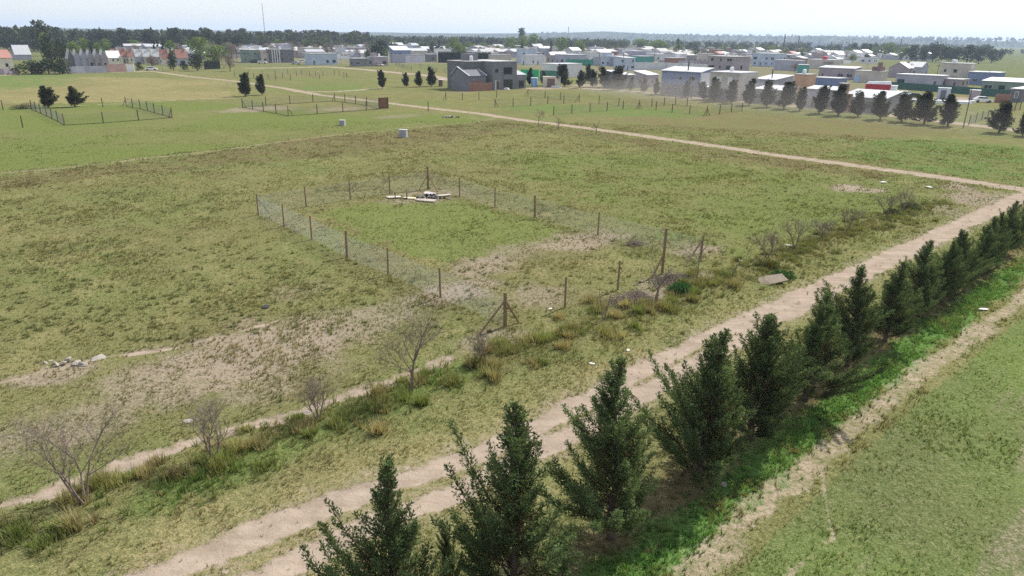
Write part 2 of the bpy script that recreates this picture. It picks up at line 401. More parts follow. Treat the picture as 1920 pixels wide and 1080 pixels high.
# ------------------------------------------------------------------ ground sheet (and the tracks that are worn into it)
def ground_material():
    m, t, out = new_mat('ground')
    b = t.nodes.new('ShaderNodeBsdfDiffuse')
    gc = N(t, 'ShaderNodeAttribute', attribute_name='grass').outputs['Color']
    di = N(t, 'ShaderNodeAttribute', attribute_name='dirt').outputs['Fac']
    sw = N(t, 'ShaderNodeAttribute', attribute_name='straw').outputs['Fac']
    n1 = noise_node(t, 1.1, 5, .62); n2 = noise_node(t, 4.5, 5, .65); n3 = noise_node(t, 17, 4, .6); n4 = noise_node(t, .32, 4)
    # grass: tufts light and dark, straw flecks
    g = mixc(t, mrange(t, n3, .32, .68), mixc(t, 1., gc, (.60, .64, .60), 'MULTIPLY'), mixc(t, 1., gc, (1.34, 1.30, 1.26), 'MULTIPLY'))
    g = mixc(t, mrange(t, n2, .38, .66), mixc(t, 1., g, (.76, .80, .76), 'MULTIPLY'), mixc(t, 1., g, (1.14, 1.10, 1.08), 'MULTIPLY'))
    g = mixc(t, mrange(t, n2, .62, .74, 0, .42), g, (.27, .225, .135))
    n6 = noise_node(t, 27, 2, .7)
    g = mixc(t, mrange(t, n6, .36, .64), mixc(t, 1., g, (.70, .74, .70), 'MULTIPLY'), mixc(t, 1., g, (1.30, 1.26, 1.22), 'MULTIPLY'))
    g = mixc(t, mrange(t, n6, .62, .70, 0, .4), g, (.34, .29, .19))
    n5 = noise_node(t, 3.6, 3, .6)
    g = mixc(t, mrange(t, n5, .60, .70, 0, .5), g, mixc(t, 1., gc, (.52, .62, .46), 'MULTIPLY'))
    tn = N(t, 'ShaderNodeAttribute', attribute_name='thin').outputs['Fac']
    tnf = mmath(t, 'ADD', mmath(t, 'MULTIPLY', tn, 1.5), mmath(t, 'ADD', mmath(t, 'MULTIPLY', mmath(t, 'SUBTRACT', n3, .5), 2.6), mmath(t, 'MULTIPLY', mmath(t, 'SUBTRACT', n2, .5), 1.6)))
    tnf = mmath(t, 'MULTIPLY', mrange(t, tnf, .35, .95), mrange(t, tn, .02, .3))
    g = mixc(t, mmath(t, 'MULTIPLY', mrange(t, tn, 0, .6), .55), g, (.175, .142, .095))
    g = mixc(t, mmath(t, 'MULTIPLY', tnf, .85), g, mixc(t, n1, (.25, .20, .155), (.36, .295, .235)))
    # dirt: dust, small stones, damp spots
    vo = t.nodes.new('ShaderNodeTexVoronoi'); vo.inputs['Scale'].default_value = 9; tc = t.nodes.new('ShaderNodeTexCoord'); t.links.new(tc.outputs['Object'], vo.inputs['Vector'])
    d = mixc(t, mrange(t, n1, .32, .7), (.265, .212, .165), (.40, .325, .258))
    mp = t.nodes.new('ShaderNodeMapping'); mp.inputs['Rotation'].default_value = (0, 0, -math.radians(43)); mp.inputs['Scale'].default_value = (.22, 3.4, 1); tc2 = t.nodes.new('ShaderNodeTexCoord'); t.links.new(tc2.outputs['Object'], mp.inputs[0])
    ns = t.nodes.new('ShaderNodeTexNoise'); ns.inputs['Scale'].default_value = 1.0; ns.inputs['Detail'].default_value = 4; t.links.new(mp.outputs[0], ns.inputs['Vector'])
    d = mixc(t, mrange(t, ns.outputs[0], .5, .68, 0, .55), d, (.24, .19, .135))
    d = mixc(t, mrange(t, n3, .4, .7, 0, .5), d, (.24, .185, .14))
    d = mixc(t, mrange(t, n6, .58, .72, 0, .5), d, (.50, .43, .36))
    d = mixc(t, mrange(t, vo.outputs['Distance'], .16, .08, 0, .55), d, (.58, .50, .42))
    d = mixc(t, mmath(t, 'MULTIPLY', sw, .75), d, mixc(t, n3, (.27, .215, .15), (.43, .35, .255)))
    e = mmath(t, 'ADD', di, mmath(t, 'MULTIPLY', mmath(t, 'SUBTRACT', n2, .5), 1.15))
    e = mmath(t, 'ADD', e, mmath(t, 'MULTIPLY', mmath(t, 'SUBTRACT', n3, .5), .75))
    e = mmath(t, 'ADD', e, mmath(t, 'MULTIPLY', mmath(t, 'SUBTRACT', n1, .5), .75))
    f = mrange(t, e, .25, .78, 0, 1, True)
    f = mmath(t, 'MULTIPLY', f, mrange(t, di, .04, .2))
    t.links.new(mixc(t, f, g, d), b.inputs['Color'])
    hgt = mmath(t, 'ADD', mmath(t, 'MULTIPLY', n3, .35), mmath(t, 'MULTIPLY', n2, .8))
    hgt = mmath(t, 'MULTIPLY', hgt, mrange(t, f, 0, 1, 1, .45))
    bp = N(t, 'ShaderNodeBump', Strength=.75, Distance=.16); t.links.new(hgt, bp.inputs['Height']); t.links.new(bp.outputs[0], b.inputs['Normal'])
    t.links.new(b.outputs[0], out.inputs[0]); return m
GMAT = ground_material()
def build_ground():
    rs = [9.0]
    while rs[-1] < 9000: rs.append(rs[-1] * (1.0095 if rs[-1] < 420 else 1.06))
    rs = np.array(rs)
    th = np.concatenate([np.radians(np.arange(-46, 46.001, .19)), np.radians(np.arange(49, 314.1, 5))])   # clockwise from +Y
    nr, na = len(rs), len(th)
    A, Rr = np.meshgrid(th, rs)
    x = (Rr * np.sin(A)).ravel(); y = (Rr * np.cos(A)).ravel()
    x = np.append(x, 0.); y = np.append(y, 0.)
    M = masks(x, y); z = ground_z(x, y, M)
    gcol = grass_colour(x, y, M)
    i = np.arange(nr - 1)[:, None] * na + np.arange(na)[None, :]
    j = np.arange(nr - 1)[:, None] * na + (np.arange(na)[None, :] + 1) % na
    F = np.stack([i, i + na, j + na, j], -1).reshape(-1, 4)
    F = F[:, ::-1]
    def fm(k): return M[k][F].mean(1)
    own = np.zeros(len(F), int)
    own[fm('straw') > .5] = 5; own[fm('trench') > .5] = 4
    own[fm('paths') > .45] = 3; own[fm('roadr') > .5] = 6; own[fm('road2') > .5] = 2; own[fm('main') > .5] = 1
    V = np.stack([x, y, z], 1)
    names = {0: ('ground', 'grassy ground of the open field'), 1: ('dirt_track', 'two worn wheel ruts of the dirt track beside the cypress row'), 2: ('dirt_road', 'pale dirt road running diagonally behind the fenced plot'),
             3: ('footpath', 'thin pale paths across the far fields'), 4: ('earth_strip', 'strip of bare pinkish earth by the leafless shrubs'), 5: ('straw_strip', 'strip of straw coloured soil along the green crop'), 6: ('street', 'pale dirt street by the far cypress row')}
    for k, (nm, lb) in names.items():
        f = F[own == k]
        if not len(f): continue
        us, inv = np.unique(f, return_inverse=True)
        me = mesh_np(nm, V[us], inv.reshape(-1, 4), True)
        add_col(me, 'grass', gcol[us]); add_f(me, 'dirt', M['dirt'][us]); add_f(me, 'straw', M['strawy'][us]); add_f(me, 'thin', M['thin'][us])
        o = link(nm, me, GMAT); tag(o, lb, None, None, 'structure')
    # the patch under the camera
    n0 = 24; a = np.linspace(0, 2 * np.pi, n0, endpoint=False)
    V0 = np.concatenate([np.stack([9.3 * np.sin(a), 9.3 * np.cos(a), np.full(n0, -.12)], 1), [[0, 0, -.12]]])
    F0 = np.stack([np.full(n0, n0), (np.arange(n0) + 1) % n0, np.arange(n0)], 1)
    me = mesh_np('ground_below', V0, F0); add_col(me, 'grass', np.tile(OLIVE, (n0 + 1, 1))); add_f(me, 'dirt', np.full(n0 + 1, .2)); add_f(me, 'straw', np.zeros(n0 + 1)); add_f(me, 'thin', np.zeros(n0 + 1))
    tag(link('ground', me, GMAT), 'grassy ground under the viewpoint', None, None, 'structure')
build_ground()

# ------------------------------------------------------------------ grass, tussocks and weeds
def tufts(name, label, x, y, h, wd, nb, col, spread=.55, mat_up=.55, seed=1):
    """each tuft: nb single-triangle blades leaning out from one root"""
    g = np.random.default_rng(seed); n = len(x)
    M = masks(x, y); z = ground_z(x, y, M)
    X = np.repeat(x, nb); Y = np.repeat(y, nb); Z = np.repeat(z, nb) - .02; Hh = np.repeat(h, nb) * g.uniform(.55, 1.25, n * nb); W = np.repeat(wd, nb) * g.uniform(.7, 1.3, n * nb)
    az = g.uniform(0, 2 * np.pi, n * nb); ln = g.uniform(.1, 1, n * nb) * spread
    ca, sa = np.cos(az), np.sin(az)
    rx = X + ca * np.repeat(h, nb) * .25 * g.random(n * nb); ry = Y + sa * np.repeat(h, nb) * .25 * g.random(n * nb)
    p0 = np.stack([rx - sa * W, ry + ca * W, Z], 1); p1 = np.stack([rx + sa * W, ry - ca * W, Z], 1)
    p2 = np.stack([rx + ca * Hh * ln, ry + sa * Hh * ln, Z + Hh * np.sqrt(np.clip(1 - ln ** 2 * .6, .2, 1))], 1)
    V = np.stack([p0, p1, p2], 1).reshape(-1, 3); F = np.arange(len(V)).reshape(-1, 3)
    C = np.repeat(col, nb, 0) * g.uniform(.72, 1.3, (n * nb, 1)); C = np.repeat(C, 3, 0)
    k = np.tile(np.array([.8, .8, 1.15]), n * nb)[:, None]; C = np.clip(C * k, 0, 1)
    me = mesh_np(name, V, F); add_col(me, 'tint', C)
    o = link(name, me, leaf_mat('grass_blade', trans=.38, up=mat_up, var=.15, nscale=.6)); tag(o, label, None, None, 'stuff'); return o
def scatter_polar(n, r0, r1, a=40):
    r = npr.uniform(r0, r1, n); t = np.radians(npr.uniform(-a, a, n)); return r * np.sin(t), r * np.cos(t)
def build_grass():
    x, y = scatter_polar(230000, 14.5, 125)
    M = masks(x, y); r = np.hypot(x, y)
    clump = fbm(x, y, 1.1, 91, 3) + .35 * (fbm(x, y, .12, 95, 3) - .5)
    keep = npr.random(len(x)) < (1 - .97 * sstep(.25, .6, M['dirt'])) * (.25 + .95 * sstep(.4, .62, clump)) * (1 - .45 * M['mown']) * (1 - .4 * M['lotg'])
    x, y = x[keep], y[keep]; M = masks(x, y); r = r[keep]
    c = grass_colour(x, y, M) * 1.2
    dry = npr.random(len(x)) < .17 + .25 * M['verge']
    c[dry] = c[dry] * .35 + np.array([.27, .22, .12]) * .65
    dk = npr.random(len(x)) < .10
    c[dk] *= np.array([.6, .7, .6])
    h = npr.uniform(.05, .14, len(x)) * (1 + .9 * sstep(.5, .7, fbm(x, y, .3, 66, 3))) * (1 - .35 * M['mown']) * (1 - .35 * M['crop']) * (1 + .7 * M['lush'])
    wd = .010 + .00028 * r
    tufts('grass', 'short olive and green grass all over the field', x, y, h, wd, 5, c, .8, .6, 3)
    # tall shaggy tussocks along the verge between shrubs and track
    X, Y, Hh, Cc = [], [], [], []
    for pl, per, sd, hh, cols in ((VERGE, 16, .95, (.22, .62), ((.20, .175, .085), (.145, .15, .055), (.10, .135, .04), (.235, .195, .11))),
                              (GREENV, 44, .7, (.15, .42), ((.085, .16, .035), (.11, .17, .045), (.14, .165, .06), (.16, .15, .07))),
                              (LUSH, 70, .42, (.10, .26), ((.095, .20, .05), (.115, .22, .06), (.075, .165, .045), (.14, .19, .065), (.20, .18, .085))),
                              (TROW, 10, .9, (.1, .35), ((.17, .14, .08), (.13, .115, .06), (.08, .10, .035)))):
        for (ax, ay), (bx, by) in zip(pl[:-1], pl[1:]):
            L = math.hypot(bx - ax, by - ay); n = int(L * per)
            t = npr.random(n); nx, ny = -(by - ay) / L, (bx - ax) / L; o = npr.normal(0, sd, n)
            xx, yy = ax + (bx - ax) * t + nx * o, ay + (by - ay) * t + ny * o
            k = fbm(xx, yy, .8, 44, 3) + npr.normal(0, .05, n) > .44
            n = k.sum(); X.append(xx[k]); Y.append(yy[k]); Hh.append(npr.uniform(*hh, n) * npr.uniform(.6, 1, n))
            ci = (vnoise(xx[k], yy[k], .9, 13) * len(cols) * .999).astype(int); Cc.append(np.array(cols)[ci])
    cc = np.array(((.27, .23, .125), (.20, .20, .08), (.15, .185, .06), (.24, .215, .11), (.17, .18, .075)))
    for (ax, ay), (bx, by) in zip(VERGE[:-1], VERGE[1:]):
        L = math.hypot(bx - ax, by - ay)
        for _ in range(int(L * 2.6)):
            t = npr.random(); o = npr.normal(0, .8); px, py = ax + (bx - ax) * t - (by - ay) / L * o, ay + (by - ay) * t + (bx - ax) / L * o
            n = 22; r_ = npr.uniform(.1, .28); X.append(px + npr.normal(0, r_, n)); Y.append(py + npr.normal(0, r_, n)); Hh.append((npr.uniform(.28, .62) if math.hypot(px, py) < 44 else npr.uniform(.18, .36)) * npr.uniform(.7, 1.1, n)); Cc.append(np.tile((cc[npr.integers(5)] if math.hypot(px, py) < 44 else np.array([.14, .15, .062])) * npr.uniform(.8, 1.2), (n, 1)))
    n = 3200; u_ = npr.uniform(-60, 1980, n); v_ = npr.uniform(200, 640, n)
    pts = np.array([G(a_, b_) for a_, b_ in zip(u_, v_)]); Mm = masks(pts[:, 0], pts[:, 1])
    kk = (npr.random(n) < .30 + .5 * Mm['rough'] + .4 * Mm['brown'] + .3 * Mm['gc'] + .45 * sstep(.5, .7, fbm(pts[:, 0], pts[:, 1], .05, 83, 3))) & (Mm['dirt'] < .3) & (Mm['mown'] < .5) & (Mm['lotg'] < .5)
    pts = pts[kk]
    for rep_ in range(5):
        X.append(pts[:, 0] + npr.normal(0, .10, len(pts))); Y.append(pts[:, 1] + npr.normal(0, .10, len(pts))); Hh.append(npr.uniform(.09, .22, len(pts))); Cc.append(np.tile([.125, .140, .060], (len(pts), 1)) * npr.uniform(.7, 1.5, (len(pts), 1)))
    X, Y, Hh, Cc = map(np.concatenate, (X, Y, Hh, Cc))
    M = masks(X, Y); k = (M['main'] < .35) & (np.hypot(X, Y) < 120)
    tufts('tall_grass', 'shaggy tall grass and weeds along the verge and under the cypresses', X[k], Y[k], Hh[k], np.full(k.sum(), .016), 12, Cc[k] * 1.15, .8, .6, 5)
build_grass()

# ------------------------------------------------------------------ cypresses
BARK = plaster('bark', (.115, .085, .065), .95, .35, 9, .1, .6)
TWIG = plaster('twig_bark', (.20, .16, .13), .95, .3, 12, .1, .4)
def frond_mesh(name, pos, dr, L, W, tint, g):
    """narrow diamond sprays; pos,dr (n,3)"""
    n = len(pos); dr = dr / np.linalg.norm(dr, axis=1, keepdims=True)
    q = g.normal(size=(n, 3)); sd = np.cross(dr, q); sd /= np.linalg.norm(sd, axis=1, keepdims=True) + 1e-9
    L = L[:, None]; W = W[:, None]
    V = np.stack([pos, pos + dr * L * .45 + sd * W, pos + dr * L, pos + dr * L * .45 - sd * W], 1).reshape(-1, 3)
    F = np.arange(4 * n).reshape(-1, 4); me = mesh_np(name, V, F)
    add_col(me, 'tint', np.repeat(tint, 4, 0)); return me
LEAF = leaf_mat('cypress_leaf', trans=.34, up=.22, var=.3, nscale=3)
def cypress_proto(seed, h=5.2, R=1.75, nb=95, fl=.088, fw=.0135, nl=15, per=9, leaders=7, bare=.04, fan=False, tone=1.0):
    """upswept plumes: each branch carries branchlets that shorten to a pointed tip, each branchlet a comb of small sprays"""
    g = np.random.default_rng(seed)
    tr = MB(); lean = g.normal(0, .05, 2); pr = Vector((0, 0, -.15)); k = 7
    def axis(z): return np.array([lean[0] * z * .6 + .05 * math.sin(z * 1.7 + seed), lean[1] * z * .6 + .05 * math.cos(z * 1.3 + seed), z])
    for i in range(1, k + 1):
        z = h * .95 * i / k; p = Vector(axis(z)); tr.tube(pr, p, .085 * (1 - (i - 1) / k) + .010, .085 * (1 - i / k) + .010, 7, i in (1, k)); pr = p
    PP, DD, LL, WW, TT = [], [], [], [], []
    big = set(g.choice(np.arange(int(nb * .15), int(nb * .8)), leaders, replace=False).tolist())
    ph = g.uniform(0, 6.28, 3)
    for i in range(nb):
        t = (i + g.random()) / nb; z = h * (bare + (.975 - bare) * t ** (1.22 if not fan else 1.0)); t = z / h; az = i * 2.39996 + g.normal(0, .4)
        side = 1 + .28 * math.sin(az + ph[0] + 2 * t) + .18 * math.sin(2 * az + ph[1] + 7 * t)
        if fan: prof = R * (.72 + .3 * math.sin(math.pi * min(1, t * 1.1 + .1))) * (1 - t) ** .62 + .05; el = math.radians(g.uniform(26, 52) + 12 * t)
        else: prof = R * (1 - t) ** .95 * (.8 + .2 * min(1, t / .12)) + .06; el = math.radians(g.uniform(18, 44) + 24 * t)
        L = prof * g.uniform(.6, 1.15) * side
        if i in big: L *= 1.3; el += math.radians(14)
        hd = np.array([math.cos(az), math.sin(az), 0]); ce, se = math.cos(el), math.sin(el); cv = g.uniform(.15, .4); b0 = axis(z)
        def bp(q): return b0 + hd * (L * q * ce * (1 - .14 * q)) + np.array([0, 0, L * (q * se + cv * q * q)])
        prv = bp(0)
        for q in (.35, .7, 1.0):
            nx = bp(q); tr.tube(prv, nx, .016 * (1 - q) + .010, .012 * (1 - q) + .004, 4, False); prv = nx
        tn = g.uniform(.72, 1.32) * tone
        nq = max(4, int(L / (.056 if not fan else .15)))
        for q in np.linspace(.12 if t > .25 else .25, 1.0, nq):
            p = bp(q); d = bp(q + .04) - p; d /= np.linalg.norm(d)
            lb = (.06 + .34 * (1 - q) ** .7 * min(1, q / .3 + .45)) * min(1.1, .3 + L / 1.3) * (1 if not fan else 1.5) * g.uniform(.7, 1.3)
            for _ in range(3):
                o = g.normal(0, 1, 3); o -= d * o.dot(d); o /= np.linalg.norm(o) + 1e-9
                bd = d * .9 + o * .75 + np.array([0, 0, .35]); bd /= np.linalg.norm(bd)
                m = max(3, int(per * (.35 + lb * 2.4))); s_ = (np.arange(m) + g.random(m)) / m
                pos = p + bd * (lb * s_)[:, None] + g.normal(0, .012, (m, 3)); dr = bd + g.normal(0, .5, (m, 3)) + np.array([0, 0, .15])
                PP.append(pos); DD.append(dr); LL.append(fl * g.uniform(.6, 1.25, m) * (1.1 - .4 * s_)); WW.append(fw * g.uniform(.7, 1.3, m))
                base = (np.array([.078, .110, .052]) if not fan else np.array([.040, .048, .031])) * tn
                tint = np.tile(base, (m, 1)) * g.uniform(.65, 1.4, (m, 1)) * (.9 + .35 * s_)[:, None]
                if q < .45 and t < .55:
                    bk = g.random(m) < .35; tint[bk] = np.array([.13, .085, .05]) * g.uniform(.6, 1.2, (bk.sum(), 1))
                TT.append(tint)
    PP, DD, LL, WW, TT = map(np.concatenate, (PP, DD, LL, WW, TT))
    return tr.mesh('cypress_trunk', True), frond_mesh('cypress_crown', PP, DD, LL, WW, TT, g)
NEARC = [cypress_proto(101, 5.2, 1.95, 112), cypress_proto(102, 5.2, 1.8, 104, leaders=10, tone=1.12), cypress_proto(103, 5.2, 2.1, 116, leaders=6, tone=.92), cypress_proto(104, 5.2, 1.85, 104, leaders=9), cypress_proto(105, 5.2, 1.9, 108, leaders=8, tone=1.2), cypress_proto(106, 5.2, 1.75, 100, leaders=9, tone=.95)]
FARC = [cypress_proto(201 + i, 4.8, 1.35 + .1 * i, 60, fl=.32, fw=.055, per=4, leaders=12, bare=.02, fan=True) for i in range(5)]
print('fronds', [len(p[1].polygons) for p in NEARC + FARC])
def plant_cypress(proto, g, h, wid, rz, label, group, nm='cypress_tree', h0=5.2):
    o = empty(nm, (g[0], g[1], gz(*g) - .02), rz, label, 'tree', group); s = h / h0; o.scale = (s * wid, s * wid, s)
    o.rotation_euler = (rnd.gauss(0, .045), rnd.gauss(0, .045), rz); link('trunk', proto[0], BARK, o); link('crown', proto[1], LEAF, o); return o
ROWTOPS = [(365, 1045, 1.0), (720, 893, 1.15), (985, 752, 1.38), (1172, 683, 1.28), (1338, 612, 1.42), (1448, 573, 1.52), (1545, 538, 1.5), (1627, 506, 1.55), (1688, 492, 1.55), (1750, 455, 1.5),
           (1783, 452, 1.5), (1812, 432, 1.5), (1840, 428, 1.5), (1868, 408, 1.5), (1892, 398, 1.3), (1910, 375, 1.35), (1945, 362, 1.35), (1990, 345, 1.3)]
for k, (u, v, wd) in enumerate(ROWTOPS):
    h = 5.2
    for _ in range(6):
        lo, hi = -13., 60.
        for _ in range(40):
            m_ = (lo + hi) / 2; q = TREE_B + TREE_D * m_
            if P(q[0], q[1], h)[0] < u: lo = m_
            else: hi = m_
        q = TREE_B + TREE_D * lo; h = height_at(q, v)
    lb = ('lone cypress tip poking up at the bottom edge of the picture' if k == 0 else 'bushy green cypress cut off by the bottom edge beside the track' if k == 1
          else 'broadest dark cypress of the trackside row, bottom centre of the picture' if k == 2
          else f'dark feathery cypress in the trackside row, {ORD[k - 2]} one behind the broadest cypress')
    q = q + np.array([rnd.uniform(-.1, .1), rnd.uniform(-.1, .1)])
    plant_cypress(NEARC[(k * 5 + 1) % 6], q, h, wd * .94, rnd.uniform(0, 6.28), lb, 'cypresses along the track')
small = G(848, 1108)
plant_cypress(NEARC[3], small, 2.3, .62, 1.2, 'small thin reddish young cypress between the two nearest cypresses', 'cypresses along the track')

ROW2 = [(1058, 163, 122, 1.25), (1087, 165, 133, 1.0), (1112, 163, 131, .95), (1104, 156, 122, .8), (1160, 168, 125, 1.1), (1133, 164, 127, .9), (1182, 171, 146, 1.0), (1206, 173, 148, .95), (1230, 178, 148, 1.05), (1285, 183, 153, .95), (1318, 187, 154, 1.0), (1340, 191, 146, 1.05), (1370, 194, 152, 1.0),
        (1403, 198, 149, 1.15), (1437, 201, 154, 1.1), (1469, 204, 155, 1.05), (1499, 208, 164, 1.0), (1535, 213, 162, 1.1), (1571, 217, 160, 1.15), (1608, 219, 174, 1.2), (1650, 224, 173, 1.2), (1691, 229, 178, 1.2), (1732, 233, 175, 1.15), (1777, 237, 179, 1.3), (1873, 249, 194, 1.2), (1917, 255, 208, 1.2), (992, 160, 128, .8), (1020, 160, 134, .9)]
for k, (u, v, vt, wd) in enumerate(sorted(ROW2)):
    g_ = G(u, v); h = height_at(g_, vt)
    plant_cypress(FARC[(k * 7) % 5], g_, h, wd * 1.4 * rnd.uniform(.88, 1.15), rnd.uniform(0, 6.28), f'dusty cypress along the dirt street, {ORD[k + 1]} from the end by the grey house', 'cypresses along the dirt street', h0=4.8)
for u, v, vt, wd, lb in ((92, 202, 162, 1.6, 'wide shaggy young cypress behind the corner of the green fenced plot'), (141, 200, 163, 1.5, 'leaning young cypress with open twigs behind the green fenced plot'),
                     (460, 181, 138, 1.1, 'taller of the two dark cypresses beside the dirt road bend'), (491, 178, 140, 1.0, 'smaller of the two dark cypresses beside the dirt road bend'),
                     (717, 166, 132, 1.0, 'lone dark cypress at the end of the short path across the meadow'), (762, 163, 137, .95, 'first of three small cypresses in the meadow before the grey house'),
                     (786, 163, 134, 1.05, 'middle one of three small cypresses in the meadow before the grey house'), (809, 162, 127, 1.15, 'tallest of three small cypresses in the meadow, closest to the grey house')):
    g_ = G(u, v); h = height_at(g_, vt); plant_cypress(FARC[rnd.randrange(5)], g_, h, wd * 1.3, rnd.uniform(0, 6.28), lb, 'cypresses out in the meadow', h0=4.8)

# ------------------------------------------------------------------ leafless shrubs and saplings
def bare_mesh(seed, h, stems, spread, twigs=3, depth=4, thick=.035, lean=(0, 0)):
    g = random.Random(seed); mb = MB()
    def grow(p, d, L, r, lv):
        n = 3; a = p
        for i in range(n):
            d = (d + Vector((g.gauss(0, .10), g.gauss(0, .10), g.gauss(0, .06) + .04))).normalized()
            b = a + d * (L / n); r1 = r * (1 - .16 * (i + 1)); mb.tube(a, b, r * (1 - .16 * i), r1, 5 if lv < 2 else 3, False)
            if lv < depth and i > 0:
                for _ in range(2):
                    o = Vector((g.gauss(0, 1), g.gauss(0, 1), g.gauss(.25, .6))).normalized()
                    grow(b, (d * .75 + o * .75).normalized(), L * g.uniform(.5, .78), r1 * .62, lv + 1)
            a = b
        if lv < depth:
            for _ in range(twigs - 1):
                o = Vector((g.gauss(0, 1), g.gauss(0, 1), g.gauss(.2, .5))).normalized()
                grow(a, (d * .85 + o * .6).normalized(), L * g.uniform(.55, .85), r * .5, lv + 1)
    for i in range(stems):
        az = 2 * math.pi * (i + g.random() * .6) / stems
        d = Vector((math.cos(az) * spread + lean[0], math.sin(az) * spread + lean[1], 1)).normalized()
        grow(Vector((math.cos(az) * .05, math.sin(az) * .05, -.08)), d, h * .42, max(thick / math.sqrt(stems) * 1.3, .012), 0)
    V = np.array(mb.v); zt = np.percentile(V[:, 2], 99.7); k = h / zt
    mb.v = [(x * k, y * k, z * k) for x, y, z in mb.v]
    return mb
SHRUBS = [  # u, v base, v top, stems, spread, depth, label
    (160, 946, 775, 4, .32, 3, 'largest leafless shrub with wide spreading stems by the bare earth strip', (-.25, .1)),
    (402, 868, 745, 3, .35, 3, 'dense leafless shrub, next along the verge after the widest one', (-.1, 0)),
    (597, 788, 715, 4, .5, 3, 'small leafless shrub where the bare earth strip narrows', (0, 0)),
    (769, 737, 575, 1, .05, 4, 'tall leafless sapling with one trunk and a fan of fine twigs', (0, 0)),
    (907, 685, 625, 2, .2, 3, 'short reddish leafless sapling in the tall grass', (0, 0)),
    (1437, 487, 432, 4, .5, 3, 'first dense grey bush along the verge past the dumped board', (0, 0)),
    (1490, 467, 408, 3, .35, 3, 'second grey leafless bush along the verge past the dumped board', (0, 0)),
    (1541, 449, 412, 5, .6, 3, 'third, low and rounded grey bush along the verge', (0, 0)),
    (1588, 431, 385, 3, .4, 3, 'fourth leafless bush along the verge, standing apart', (0, 0)),
    (1660, 403, 362, 3, .4, 3, 'fifth leafless bush along the verge, close to a darker one', (0, 0)),
    (1692, 396, 352, 3, .35, 3, 'last and darkest leafless bush along the verge before the road bend', (0, 0)),
    (1308, 536, 438, 1, .05, 2, 'leafless sapling with a straight stem in front of the braced gate post', (0, 0), .45),
    (1232, 569, 500, 1, .03, 2, 'thin bare sapling beside the heap of cut branches', (0, 0)),
    (1010, 237, 203, 1, .1, 3, 'thin leafless sapling on the verge of the diagonal dirt road', (0, 0)),
    (1046, 243, 218, 1, .1, 2, 'low bare sapling at the diagonal dirt road near the thin one', (0, 0)),
    (1118, 252, 228, 1, .1, 2, 'bare sapling at the diagonal dirt road behind the plot', (0, 0)),
    (420, 128, 98, 2, .3, 4, 'leafless grey tree at the end of the clipped hedge', (0, 0))]
for k, (u, v, vt, st, sp, dp, lb, ln, *th) in enumerate(SHRUBS):
    g_ = G(u, v); h = height_at(g_, vt); mb = bare_mesh(300 + k, h, st, sp, 3, dp, .060 * max(1, h / 3) * (th[0] if th else 1), ln)
    o = empty('leafless_sapling' if st == 1 else 'leafless_shrub', (g_[0], g_[1], gz(*g_)), 0, lb, 'shrub', 'leafless shrubs')
    mb.build('branches', TWIG, o)
# sapling cut back to two stems, and the leaning stump
g_ = G(1131, 603); o = empty('pruned_sapling', (*g_, gz(*g_)), 0, 'young tree cut back to two bare stems on a grassy mound', 'tree')
mb = MB()
for sx, tx in ((-.03, -.22), (.03, .28)):
    mb.tube((sx, 0, -.1), (sx + tx * .3, 0, .45), .045, .036, 7).tube((sx + tx * .3, 0, .43), (sx + tx, .05, 1.35), .036, .02, 7).tube((sx + tx, .05, 1.3), (sx + tx * 1.3, .1, 1.75), .02, .008, 5)
mb.tube((.2, .04, 1.0), (-.05, .1, 1.2), .014, .006, 5).build('stems', TWIG, o)
g_ = G(1370, 526); o = empty('leaning_sapling', (*g_, gz(*g_)), 0, 'leaning broken sapling beside the braced post and the tall grass', 'tree')
mb = MB(); mb.tube((0, 0, -.1), (.3, .1, .7), .05, .04, 7).tube((.3, .1, .68), (.62, .2, 1.25), .035, .02, 6).tube((.6, .2, 1.2), (1.0, .3, 1.5), .02, .008, 5).tube((.3, .1, .7), (.1, .1, 1.2), .02, .006, 5)
mb.tube((0, 0, .1), (-.5, -.3, .05), .03, .015, 6).build('stem', TWIG, o)

